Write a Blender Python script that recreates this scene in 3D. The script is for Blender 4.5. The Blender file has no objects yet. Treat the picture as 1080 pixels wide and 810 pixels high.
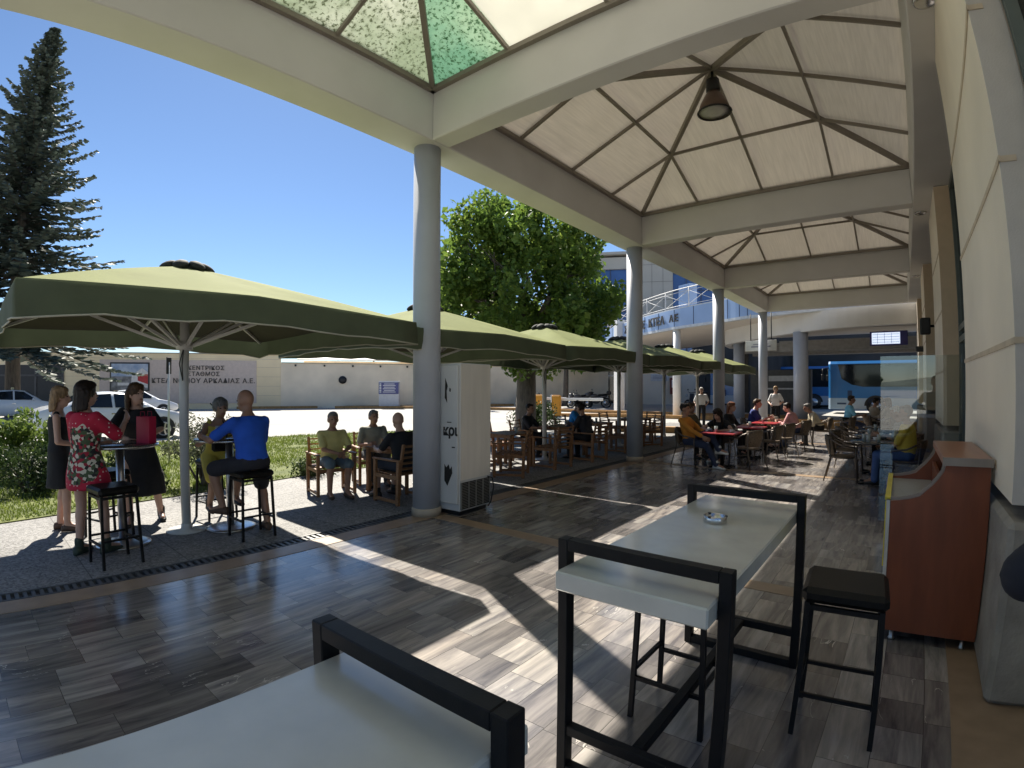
import bpy, math, random
from mathutils import Vector, Matrix, noise as mnoise
R = math.radians
PI = math.pi
scene = bpy.context.scene
COL = scene.collection

# ------------------------------------------------------------------ camera
cam = bpy.data.cameras.new("camera")
cam_ob = bpy.data.objects.new("camera", cam); COL.objects.link(cam_ob)
cam_ob.location = (0, 0, 1.55)
cam_ob.rotation_euler = (PI/2 + 0.006, 0, 0.6767)
cam.type = 'PANO'
cam.sensor_width = 36.0
cam.clip_start = 0.05; cam.clip_end = 3000
pc = cam if hasattr(cam, 'fisheye_polynomial_k1') else cam.cycles
pc.panorama_type = 'FISHEYE_LENS_POLYNOMIAL'
pc.fisheye_fov = PI
A = (1.022, -0.123, -0.1231, 0.0796)
pc.fisheye_polynomial_k0 = 0.0
pc.fisheye_polynomial_k1 = -A[0]/18
pc.fisheye_polynomial_k2 = -A[1]/18**2
pc.fisheye_polynomial_k3 = -A[2]/18**3
pc.fisheye_polynomial_k4 = -A[3]/18**4
scene.camera = cam_ob

# ------------------------------------------------------------------ sky, sun, exposure
world = bpy.data.worlds.new("World"); scene.world = world
world.use_nodes = True
wn = world.node_tree
for n in list(wn.nodes): wn.nodes.remove(n)
wo = wn.nodes.new('ShaderNodeOutputWorld'); bg = wn.nodes.new('ShaderNodeBackground')
sky = wn.nodes.new('ShaderNodeTexSky'); sky.sky_type = 'NISHITA'; sky.sun_disc = False
SUN_EL, SUN_AZ = 45.5, math.degrees(math.atan2(-1, 0.52))
sky.sun_elevation = R(SUN_EL); sky.sun_rotation = R(SUN_AZ)
sky.altitude = 600; sky.air_density = 1.0; sky.dust_density = 0.1; sky.ozone_density = 5.2
bg.inputs['Strength'].default_value = 0.050
wn.links.new(sky.outputs[0], bg.inputs[0]); wn.links.new(bg.outputs[0], wo.inputs[0])
sun = bpy.data.lights.new("sun", 'SUN'); sun.energy = 4.0; sun.angle = R(0.5); sun.color = (1, 0.93, 0.81)
sun_ob = bpy.data.objects.new("sun", sun); COL.objects.link(sun_ob)
to_sun = Vector((-1, 0.52, 0)).normalized()*math.cos(R(SUN_EL)) + Vector((0, 0, math.sin(R(SUN_EL))))
sun_ob.rotation_euler = to_sun.to_track_quat('Z', 'Y').to_euler()
sun_ob.location = (-40, 20, 45)
scene.view_settings.view_transform = 'Standard'
scene.view_settings.look = 'None'
scene.view_settings.exposure = 1.46
scene.view_settings.gamma = 1.0
scene.cycles.max_bounces = 8
scene.cycles.transparent_max_bounces = 16
scene.cycles.caustics_reflective = False
scene.cycles.caustics_refractive = False

# ------------------------------------------------------------------ helpers
class MB:
    """collects verts and faces of ONE mesh"""
    def __init__(s): s.v = []; s.f = []; s.m = []; s.sm = []
    def add(s, vs, fs, mi=0, smooth=False):
        o = len(s.v); s.v += [tuple(p) for p in vs]
        for f in fs: s.f.append([i+o for i in f]); s.m.append(mi); s.sm.append(smooth)
        return s
    def box(s, c, d, rz=0, mi=0, bev=0.0, M=None):
        x, y, z = d[0]/2, d[1]/2, d[2]/2
        if bev > 0:
            b = min(bev, x*.9, y*.9, z*.9)
            vs = []
            for sx in (-1, 1):
                for sy in (-1, 1):
                    for sz in (-1, 1):
                        vs += [(sx*x, sy*(y-b), sz*(z-b)), (sx*(x-b), sy*y, sz*(z-b)), (sx*(x-b), sy*(y-b), sz*z)]
            ix = lambda sx, sy, sz, k: (((sx > 0)*4+(sy > 0)*2+(sz > 0))*3+k)
            fs = []
            S = (-1, 1)
            for a in S:
                fs.append([ix(a, -1, -1, 0), ix(a, 1, -1, 0), ix(a, 1, 1, 0), ix(a, -1, 1, 0)])
                fs.append([ix(-1, a, -1, 1), ix(1, a, -1, 1), ix(1, a, 1, 1), ix(-1, a, 1, 1)])
                fs.append([ix(-1, -1, a, 2), ix(1, -1, a, 2), ix(1, 1, a, 2), ix(-1, 1, a, 2)])
                for c2 in S:
                    fs.append([ix(a, c2, -1, 0), ix(a, c2, 1, 0), ix(a, c2, 1, 1), ix(a, c2, -1, 1)])
                    fs.append([ix(a, -1, c2, 0), ix(a, 1, c2, 0), ix(a, 1, c2, 2), ix(a, -1, c2, 2)])
                    fs.append([ix(-1, a, c2, 1), ix(1, a, c2, 1), ix(1, a, c2, 2), ix(-1, a, c2, 2)])
                    for d2 in S:
                        fs.append([ix(a, c2, d2, 0), ix(a, c2, d2, 1), ix(a, c2, d2, 2)])
        else:
            vs = [(sx*x, sy*y, sz*z) for sx in (-1, 1) for sy in (-1, 1) for sz in (-1, 1)]
            fs = [[0, 1, 3, 2], [4, 6, 7, 5], [0, 4, 5, 1], [2, 3, 7, 6], [0, 2, 6, 4], [1, 5, 7, 3]]
        Rm = M if M is not None else Matrix.Rotation(rz, 3, 'Z')
        C = Vector(c)
        return s.add([Rm @ Vector(p) + C for p in vs], fs, mi)
    def bar(s, a, b, w, h=None, mi=0, up=(0, 0, 1)):
        """rectangular bar from a to b"""
        a, b = Vector(a), Vector(b); d = b-a; L = d.length
        if L < 1e-6: return s
        z = d.normalized(); u = Vector(up)
        if abs(z.dot(u)) > .98: u = Vector((0, 1, 0))
        x = u.cross(z).normalized(); y = z.cross(x)
        M = Matrix((x, y, z)).transposed()
        return s.box((a+b)/2, (w, h or w, L), M=M, mi=mi)
    def tube(s, pts, r, n=8, mi=0, closed=False, caps=True):
        pts = [Vector(p) for p in pts]; N = len(pts)
        rs = r if isinstance(r, (list, tuple)) else [r]*N
        vs = []; prev = None
        for i, p in enumerate(pts):
            if closed: t = pts[(i+1) % N]-pts[i-1]
            else: t = pts[min(i+1, N-1)]-pts[max(i-1, 0)]
            t.normalize()
            if prev is None:
                u = Vector((0, 0, 1)) if abs(t.z) < .9 else Vector((1, 0, 0))
                x = u.cross(t).normalized()
            else:
                x = (prev - t*prev.dot(t)).normalized()
            prev = x; y = t.cross(x)
            for k in range(n):
                a = 2*PI*k/n; vs.append(p + (x*math.cos(a)+y*math.sin(a))*rs[i])
        fs = []
        for i in range(N if closed else N-1):
            j = (i+1) % N
            for k in range(n): fs.append([i*n+k, i*n+(k+1) % n, j*n+(k+1) % n, j*n+k])
        if not closed and caps:
            fs.append(list(range(n))[::-1]); fs.append([(N-1)*n+k for k in range(n)])
        return s.add(vs, fs, mi, True)
    def lathe(s, prof, c=(0, 0, 0), n=24, mi=0, smooth=True, M=None):
        vs = []; c = Vector(c)
        for (r, z) in prof:
            for k in range(n):
                a = 2*PI*k/n; p = Vector((r*math.cos(a), r*math.sin(a), z))
                if M is not None: p = M @ p
                vs.append(c+p)
        fs = []
        for i in range(len(prof)-1):
            for k in range(n): fs.append([i*n+k, i*n+(k+1) % n, (i+1)*n+(k+1) % n, (i+1)*n+k])
        fs.append(list(range(n))[::-1]); fs.append([(len(prof)-1)*n+k for k in range(n)])
        return s.add(vs, fs, mi, smooth)
    def ell(s, c, r, M=None, n=12, m=8, mi=0):
        c = Vector(c); vs = []; fs = []
        for i in range(m+1):
            t = PI*i/m
            for k in range(n):
                a = 2*PI*k/n
                p = Vector((r[0]*math.sin(t)*math.cos(a), r[1]*math.sin(t)*math.sin(a), r[2]*math.cos(t)))
                if M is not None: p = M @ p
                vs.append(c+p)
        for i in range(m):
            for k in range(n): fs.append([i*n+k, (i+1)*n+k, (i+1)*n+(k+1) % n, i*n+(k+1) % n])
        return s.add(vs, fs, mi, True)
    def cap(s, a, b, ra, rb, n=12, mi=0):
        """tapered capsule"""
        a, b = Vector(a), Vector(b); t = (b-a)
        if t.length < 1e-6: return s.ell(a, (ra,)*3, mi=mi)
        t.normalize()
        pts = []; rs = []
        for i in range(0, 4):
            an = PI/2*(1-i/4); pts.append(a-t*ra*math.sin(an)); rs.append(max(ra*math.cos(an), .0008))
        for i in range(0, 5):
            an = PI/2*i/4; pts.append(b+t*rb*math.sin(an)); rs.append(max(rb*math.cos(an), .0008))
        return s.tube(pts, rs, n, mi)
    def prism(s, poly, z0, z1, mi=0):
        """vertical prism over an xy polygon"""
        n = len(poly)
        vs = [(p[0], p[1], z0) for p in poly]+[(p[0], p[1], z1) for p in poly]
        fs = [list(range(n))[::-1], [n+i for i in range(n)]]
        for i in range(n): fs.append([i, (i+1) % n, n+(i+1) % n, n+i])
        return s.add(vs, fs, mi)
    def plate(s, poly, off, mi=0):
        """solid from a planar 3-D polygon pushed along vector off"""
        n = len(poly); off = Vector(off)
        vs = [Vector(p) for p in poly]; vs += [p+off for p in vs]
        fs = [list(range(n))[::-1], [n+i for i in range(n)]]
        for i in range(n): fs.append([i, (i+1) % n, n+(i+1) % n, n+i])
        return s.add(vs, fs, mi)
    def loft(s, rings, mi=0, smooth=True):
        n = len(rings[0]); vs = [p for r in rings for p in r]; fs = []
        for i in range(len(rings)-1):
            for k in range(n): fs.append([i*n+k, i*n+(k+1) % n, (i+1)*n+(k+1) % n, (i+1)*n+k])
        fs.append(list(range(n))[::-1]); fs.append([(len(rings)-1)*n+k for k in range(n)])
        return s.add(vs, fs, mi, smooth)
    def mesh(s, name):
        me = bpy.data.meshes.new(name); me.from_pydata(s.v, [], s.f)
        me.polygons.foreach_set('material_index', s.m); me.polygons.foreach_set('use_smooth', s.sm)
        me.update(); return me

def fixn(me):
    import bmesh
    b = bmesh.new(); b.from_mesh(me); bmesh.ops.recalc_face_normals(b, faces=b.faces); b.to_mesh(me); b.free()
def obj(name, mb, mats, parent=None, fix=True):
    me = mb.mesh(name) if isinstance(mb, MB) else mb
    if fix: fixn(me)
    for m in (mats if isinstance(mats, (list, tuple)) else [mats]): me.materials.append(m)
    o = bpy.data.objects.new(name, me); COL.objects.link(o)
    if parent: o.parent = parent
    return o
def tag(o, label, cat, group=None):
    o['label'] = label; o['category'] = cat
    if group: o['group'] = group
    return o
def thing(name, label, cat, loc=(0, 0, 0), rz=0, group=None):
    o = bpy.data.objects.new(name, None); COL.objects.link(o); o.empty_display_size = .1
    o.location = loc; o.rotation_euler = (0, 0, rz)
    return tag(o, label, cat, group)
def struct(name, mb, m):
    o = obj(name, mb, m); o['kind'] = 'structure'; return o
def dup(o, loc=None, rz=None, label=None, parent=None):
    c = o.copy(); COL.objects.link(c)
    if parent is not None: c.parent = parent
    if loc is not None: c.location = loc
    if rz is not None: c.rotation_euler = (0, 0, rz)
    if label: c['label'] = label
    for ch in list(o.children): dup(ch, parent=c)
    return c
def text_mesh(body, size, extrude=.01, align='CENTER', shear=0, spacing=1.0, bold=0.0):
    cu = bpy.data.curves.new('lettering', 'FONT'); cu.body = body; cu.size = size; cu.extrude = extrude
    cu.align_x = align; cu.align_y = 'CENTER'; cu.shear = shear; cu.space_character = spacing; cu.offset = bold
    cu.resolution_u = 3
    t = bpy.data.objects.new('lettering', cu); COL.objects.link(t)
    dg = bpy.context.evaluated_depsgraph_get(); dg.update()
    me = bpy.data.meshes.new_from_object(t.evaluated_get(dg))
    bpy.data.objects.remove(t); bpy.data.curves.remove(cu)
    me.materials.clear()
    return me
def lettering(name, body, size, mat, parent, M, **k):
    me = text_mesh(body, size, **k); me.transform(M)
    return obj(name, me, mat, parent, fix=False)
def facing(origin, right, up):
    """matrix that lays text (x right, y up) on a wall"""
    r = Vector(right).normalized(); u = Vector(up).normalized(); n = r.cross(u)
    M = Matrix.Identity(4)
    for i in range(3): M[i][0] = r[i]; M[i][1] = u[i]; M[i][2] = n[i]; M[i][3] = origin[i]
    return M

# ------------------------------------------------------------------ materials
MATS = {}
def mat(name, col, rough=.6, metal=0, var=.12, scale=6, bump=0, bscale=60, spec=.5, trans=0, col2=None, coat=0, detail=4, stretch=(1, 1, 1)):
    if name in MATS: return MATS[name]
    m = bpy.data.materials.new(name); m.use_nodes = True; nt = m.node_tree; N = nt.nodes; Lk = nt.links
    p = N['Principled BSDF']; out = N['Material Output']
    p.inputs['Roughness'].default_value = rough; p.inputs['Metallic'].default_value = metal
    p.inputs['Specular IOR Level'].default_value = spec
    if coat: p.inputs['Coat Weight'].default_value = coat; p.inputs['Coat Roughness'].default_value = .16
    tc = N.new('ShaderNodeTexCoord'); mp = N.new('ShaderNodeMapping'); mp.inputs['Scale'].default_value = stretch
    Lk.new(tc.outputs['Object'], mp.inputs[0])
    nz = N.new('ShaderNodeTexNoise'); nz.inputs['Scale'].default_value = scale; nz.inputs['Detail'].default_value = detail
    Lk.new(mp.outputs[0], nz.inputs['Vector'])
    cr = N.new('ShaderNodeValToRGB'); Lk.new(nz.outputs['Fac'], cr.inputs[0])
    c = Vector(col); a = c*(1-var); b = Vector(col2) if col2 else c*(1+var)
    cr.color_ramp.elements[0].position = .3; cr.color_ramp.elements[1].position = .7
    cr.color_ramp.elements[0].color = (*a, 1); cr.color_ramp.elements[1].color = (*[min(x, 1) for x in b], 1)
    Lk.new(cr.outputs[0], p.inputs['Base Color'])
    if bump:
        n2 = N.new('ShaderNodeTexNoise'); n2.inputs['Scale'].default_value = bscale; n2.inputs['Detail'].default_value = 3
        Lk.new(mp.outputs[0], n2.inputs['Vector'])
        bp = N.new('ShaderNodeBump'); bp.inputs['Strength'].default_value = bump; bp.inputs['Distance'].default_value = .01
        Lk.new(n2.outputs['Fac'], bp.inputs['Height']); Lk.new(bp.outputs[0], p.inputs['Normal'])
    if trans:
        tr = N.new('ShaderNodeBsdfTranslucent'); mx = N.new('ShaderNodeMixShader'); mx.inputs[0].default_value = trans
        Lk.new(cr.outputs[0], tr.inputs[0]); Lk.new(p.outputs[0], mx.inputs[1]); Lk.new(tr.outputs[0], mx.inputs[2])
        Lk.new(mx.outputs[0], out.inputs['Surface'])
    MATS[name] = m; return m
def emis(name, col, st):
    m = bpy.data.materials.new(name); m.use_nodes = True; p = m.node_tree.nodes['Principled BSDF']
    p.inputs['Base Color'].default_value = (*col, 1); p.inputs['Emission Color'].default_value = (*col, 1)
    p.inputs['Emission Strength'].default_value = st; return m

plaster = mat('painted_concrete', (.61, .60, .585), .75, var=.06, scale=1.1, bump=.05, bscale=90)
column_paint = mat('column_paint', (.41, .435, .49), .45, var=.05, scale=2.5, bump=.04, bscale=40)
cream = mat('cream_render', (.82, .735, .61), .85, var=.08, scale=1.1, detail=8, bump=.25, bscale=140)
groove_m = mat('tan_groove', (.58, .48, .36), .8)
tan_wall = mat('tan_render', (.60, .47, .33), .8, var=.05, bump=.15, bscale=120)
concrete = mat('raw_concrete', (.31, .285, .25), .85, var=.2, scale=5, bump=.3, bscale=50)
rib_m = mat('brown_frame', (.24, .21, .175), .5, var=.08)
panel_m = mat('milky_panel', (.75, .715, .655), .5, var=.07, scale=2, trans=.28, stretch=(20, 1, 1))
black_metal = mat('black_metal', (.008, .008, .009), .5, var=.2, scale=30, bump=.05, bscale=200, spec=.22)
leather = mat('black_leatherette', (.006, .0055, .0055), .42, var=.2, scale=25, bump=.15, bscale=160, spec=.2)
grey_top = mat('grey_green_laminate', (.51, .515, .47), .27, var=.11, scale=4, detail=9, bump=.03, bscale=300, coat=.6)
steel = mat('brushed_steel', (.55, .55, .55), .3, 1, var=.06, scale=20, stretch=(1, 1, .05))
chrome = mat('chrome', (.6, .6, .6), .25, 1, var=.05)
teak = mat('teak', (.27, .13, .055), .5, var=.3, scale=8, stretch=(3, 3, 14), bump=.1, bscale=80)
dark_glass = mat('dark_glass', (.012, .016, .02), .05, var=.3, scale=1)
white_paint = mat('white_paint', (.75, .75, .74), .45, var=.04, scale=4)
pole_white = mat('pole_white', (.62, .62, .6), .4, var=.05, scale=4)
black_plastic = mat('black_plastic', (.015, .015, .016), .5, var=.2)
# ------------------------------------------------------------------ ground materials
def nodes_mat(name):
    m = bpy.data.materials.new(name); m.use_nodes = True; nt = m.node_tree
    return m, nt, nt.nodes, nt.links, nt.nodes['Principled BSDF']
def tile_material():
    m, nt, N, L, p = nodes_mat('wood_grain_stone_tiles')
    tc = N.new('ShaderNodeTexCoord'); sp = N.new('ShaderNodeSeparateXYZ'); L.new(tc.outputs['Object'], sp.inputs[0])
    cb = N.new('ShaderNodeCombineXYZ'); L.new(sp.outputs['Y'], cb.inputs['X']); L.new(sp.outputs['X'], cb.inputs['Y'])
    def brick(w, sq, sf, fr):
        b = N.new('ShaderNodeTexBrick'); b.inputs['Scale'].default_value = 1
        b.inputs['Brick Width'].default_value = w; b.inputs['Row Height'].default_value = .215
        b.inputs['Mortar Size'].default_value = .0018; b.inputs['Mortar Smooth'].default_value = .1
        b.inputs['Color1'].default_value = (0, 0, 0, 1); b.inputs['Color2'].default_value = (1, 1, 1, 1)
        b.inputs['Mortar'].default_value = (.5, .5, .5, 1); b.offset = .37; b.offset_frequency = 2; b.squash = sq; b.squash_frequency = sf
        L.new(cb.outputs[0], b.inputs['Vector']); return b
    b1 = brick(.46, .6, 3, 2); b1.inputs['Bias'].default_value = 0
    # per-tile shift of the grain
    sh = N.new('ShaderNodeVectorMath'); sh.operation = 'MULTIPLY_ADD'
    L.new(b1.outputs['Color'], sh.inputs[0]); sh.inputs[1].default_value = (2.4, 1.1, 0); L.new(tc.outputs['Object'], sh.inputs[2])
    mp = N.new('ShaderNodeMapping'); mp.inputs['Scale'].default_value = (10.5, 1.15, 1); L.new(sh.outputs[0], mp.inputs[0])
    g = N.new('ShaderNodeTexNoise'); g.inputs['Scale'].default_value = 1.3; g.inputs['Detail'].default_value = 6; g.inputs['Roughness'].default_value = .62; g.inputs['Distortion'].default_value = .5
    L.new(mp.outputs[0], g.inputs['Vector'])
    r1 = N.new('ShaderNodeValToRGB'); L.new(b1.outputs['Color'], r1.inputs[0])
    e = r1.color_ramp; e.elements[0].color = (.15, .14, .136, 1); e.elements[1].color = (.43, .40, .365, 1)
    e.elements.new(.35).color = (.27, .25, .238, 1); e.elements.new(.6).color = (.36, .325, .295, 1); e.elements.new(.8).color = (.31, .30, .295, 1)
    r2 = N.new('ShaderNodeValToRGB'); L.new(g.outputs['Fac'], r2.inputs[0])
    r2.color_ramp.elements[0].position = .33; r2.color_ramp.elements[0].color = (.36, .36, .40, 1)
    r2.color_ramp.elements[1].position = .68; r2.color_ramp.elements[1].color = (1.18, 1.16, 1.13, 1)
    mu = N.new('ShaderNodeMix'); mu.data_type = 'RGBA'; mu.blend_type = 'MULTIPLY'; mu.inputs[0].default_value = 1
    L.new(r1.outputs[0], mu.inputs[6]); L.new(r2.outputs[0], mu.inputs[7])
    # pale hairline veins that run along the grain
    mp2 = N.new('ShaderNodeMapping'); mp2.inputs['Scale'].default_value = (4.2, 1.1, 1); L.new(sh.outputs[0], mp2.inputs[0])
    v = N.new('ShaderNodeTexNoise'); v.inputs['Scale'].default_value = 1.1; v.inputs['Detail'].default_value = 5; v.inputs['Distortion'].default_value = 1.2; L.new(mp2.outputs[0], v.inputs['Vector'])
    s1 = N.new('ShaderNodeMath'); s1.operation = 'SUBTRACT'; L.new(v.outputs['Fac'], s1.inputs[0]); s1.inputs[1].default_value = .5
    s2 = N.new('ShaderNodeMath'); s2.operation = 'ABSOLUTE'; L.new(s1.outputs[0], s2.inputs[0])
    s3 = N.new('ShaderNodeMath'); s3.operation = 'LESS_THAN'; L.new(s2.outputs[0], s3.inputs[0]); s3.inputs[1].default_value = .0035
    v2 = N.new('ShaderNodeTexNoise'); v2.inputs['Scale'].default_value = 1.9; L.new(sh.outputs[0], v2.inputs['Vector'])
    s4 = N.new('ShaderNodeMath'); s4.operation = 'GREATER_THAN'; L.new(v2.outputs['Fac'], s4.inputs[0]); s4.inputs[1].default_value = .6
    s5 = N.new('ShaderNodeMath'); s5.operation = 'MULTIPLY'; L.new(s3.outputs[0], s5.inputs[0]); L.new(s4.outputs[0], s5.inputs[1])
    m2 = N.new('ShaderNodeMix'); m2.data_type = 'RGBA'; L.new(s5.outputs[0], m2.inputs[0]); L.new(mu.outputs[2], m2.inputs[6]); m2.inputs[7].default_value = (.5, .47, .43, 1)
    m3 = N.new('ShaderNodeMix'); m3.data_type = 'RGBA'; L.new(b1.outputs['Fac'], m3.inputs[0]); L.new(m2.outputs[2], m3.inputs[6]); m3.inputs[7].default_value = (.06, .055, .05, 1)
    L.new(m3.outputs[2], p.inputs['Base Color'])
    # worn gloss
    w = N.new('ShaderNodeTexNoise'); w.inputs['Scale'].default_value = 1.4; w.inputs['Detail'].default_value = 5; L.new(tc.outputs['Object'], w.inputs['Vector'])
    mr = N.new('ShaderNodeMapRange'); L.new(w.outputs['Fac'], mr.inputs[0]); mr.inputs[1].default_value = .3; mr.inputs[2].default_value = .7; mr.inputs[3].default_value = .13; mr.inputs[4].default_value = .26
    L.new(mr.outputs[0], p.inputs['Roughness']); p.inputs['Specular IOR Level'].default_value = .95
    bp = N.new('ShaderNodeBump'); bp.inputs['Strength'].default_value = .12; bp.inputs['Distance'].default_value = .004
    ad = N.new('ShaderNodeMath'); ad.operation = 'SUBTRACT'; L.new(g.outputs['Fac'], ad.inputs[0]); L.new(b1.outputs['Fac'], ad.inputs[1])
    L.new(ad.outputs[0], bp.inputs['Height']); L.new(bp.outputs[0], p.inputs['Normal'])
    return m
def paving_material():
    m, nt, N, L, p = nodes_mat('washed_pebble_slabs')
    tc = N.new('ShaderNodeTexCoord')
    vo = N.new('ShaderNodeTexVoronoi'); vo.inputs['Scale'].default_value = 55; L.new(tc.outputs['Object'], vo.inputs['Vector'])
    r = N.new('ShaderNodeValToRGB'); L.new(vo.outputs['Color'], r.inputs[0])
    r.color_ramp.elements[0].color = (.08, .078, .076, 1); r.color_ramp.elements[1].color = (.36, .35, .335, 1)
    br = N.new('ShaderNodeTexBrick'); br.offset = 0; br.inputs['Scale'].default_value = 1; br.inputs['Brick Width'].default_value = .8; br.inputs['Row Height'].default_value = .8
    br.inputs['Mortar Size'].default_value = .006; br.inputs['Color1'].default_value = (.85, .85, .85, 1); br.inputs['Color2'].default_value = (1.05, 1.05, 1.05, 1); br.inputs['Mortar'].default_value = (.4, .4, .4, 1)
    L.new(tc.outputs['Object'], br.inputs['Vector'])
    st = N.new('ShaderNodeTexNoise'); st.inputs['Scale'].default_value = .9; st.inputs['Detail'].default_value = 5; L.new(tc.outputs['Object'], st.inputs['Vector'])
    r3 = N.new('ShaderNodeMapRange'); L.new(st.outputs['Fac'], r3.inputs[0]); r3.inputs[3].default_value = .65; r3.inputs[4].default_value = 1.3
    mu = N.new('ShaderNodeMix'); mu.data_type = 'RGBA'; mu.blend_type = 'MULTIPLY'; mu.inputs[0].default_value = 1
    L.new(r.outputs[0], mu.inputs[6]); L.new(br.outputs['Color'], mu.inputs[7])
    mv = N.new('ShaderNodeVectorMath'); mv.operation = 'SCALE'; L.new(mu.outputs[2], mv.inputs[0]); L.new(r3.outputs[0], mv.inputs['Scale'])
    L.new(mv.outputs[0], p.inputs['Base Color']); p.inputs['Roughness'].default_value = .75
    bp = N.new('ShaderNodeBump'); bp.inputs['Strength'].default_value = .5; bp.inputs['Distance'].default_value = .006
    L.new(vo.outputs['Distance'], bp.inputs['Height']); bp.invert = True; L.new(bp.outputs[0], p.inputs['Normal'])
    return m
tile_m = tile_material(); pave_m = paving_material()
asphalt_m = mat('pale_worn_asphalt', (.36, .35, .33), .9, var=.12, scale=.35, bump=.2, bscale=60, detail=8)
lawn_m = mat('lawn_soil', (.085, .12, .025), .95, var=.35, scale=1.2, col2=(.17, .19, .05), bump=.4, bscale=40, detail=8)
tan_tile = mat('tan_border_tile', (.30, .215, .145), .4, var=.14, scale=7)
kerb_m = mat('ochre_painted_kerb', (.42, .23, .08), .7, var=.25, scale=6)
verge_m = mat('dry_verge', (.20, .15, .09), .95, var=.3, scale=2, bump=.4, bscale=30)

# ------------------------------------------------------------------ ground
b = MB(); b.add([(-400, -400, -.06), (400, -400, -.06), (400, 400, -.06), (-400, 400, -.06)], [[0, 1, 2, 3]]); struct('road', b, asphalt_m)
b = MB(); b.prism([(-4.775, -9), (3, -9), (3, 21.8), (-4.775, 21.8)], -.3, 0); struct('tiled_floor', b, tile_m)
b = MB(); b.prism([(-7.5, -9), (-4.985, -9), (-4.985, 21.8), (-8.6, 21.8), (-8.6, 9.2), (-8.15, 7.0), (-8.45, 5.0), (-8.0, 2.0), (-7.6, .2)], -.3, -.002); struct('paving', b, pave_m)
b = MB(); b.prism([(-7.49, -9), (-7.59, .2), (-7.99, 2.0), (-8.44, 5.0), (-8.14, 7.0), (-8.59, 9.2), (-14.0, 12.0), (-15.2, 9.3), (-16.3, 4.6), (-16.6, -9)], -.3, .012); struct('lawn', b, lawn_m)
def strip(x0, y0, x1, y1):
    q = MB(); q.prism([(x0, y0), (x1, y0), (x1, y1), (x0, y1)], -.004, .004); struct('tan_floor_strip', q, tan_tile)
strip(-4.77, -9, -4.52, 21.75)
for y in (-1.65, 4.16, 9.93, 15.7): strip(-4.515, y-.03, .335, y+.16)
strip(.34, -9, 2.9, 21.75)
b = MB(); b.prism([(-34.0, 21.6), (-29.6, 25.2), (-27.0, 33.5), (-29.5, 34.5), (-33.5, 26.5), (-35, 23)], -.3, .10); struct('traffic_island', b, verge_m)
def kerb(name_pts, w=.28, z=.13):
    q = MB()
    for a, c in zip(name_pts[:-1], name_pts[1:]): q.bar((*a, z/2-.05), (*c, z/2-.05), w, z+.1)
    struct('kerb', q, kerb_m)
kerb([(-34.1, 21.4), (-29.4, 25.0), (-26.8, 33.5)]); kerb([(-24, 26.5), (-18.7, 27.8), (-9, 28.2), (-4.8, 28.6)])
kerb([(-16.4, 22.4), (-12, 25), (-7, 25.5)])
kerb([(-8.4, 16.2), (-5.6, 17.3)], z=.2); kerb([(-5.3, 22.6), (1.5, 22.6)], z=.28)
kerb([(-38.6, 16.0), (-35.6, 20.8)], z=.12)

# ------------------------------------------------------------------ drain
t = thing('drain_grate', 'long dark slotted steel drain running between tiles and pebble paving', 'drain')
b = MB(); b.box((-4.88, 6, -.12), (.205, 30, .2)); obj('channel', b, mat('drain_channel', (.05, .05, .05), .8), t)
b = MB()
for i in range(430):
    y = -8.9+i*.062; b.box((-4.88, y, -.012), (.15, .03, .02))
for x in (-4.965, -4.795): b.box((x, 4.4, -.009), (.02, 26.8, .026))
obj('grate', b, mat('grate_iron', (.13, .13, .13), .55, .6, var=.2), t)

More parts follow.
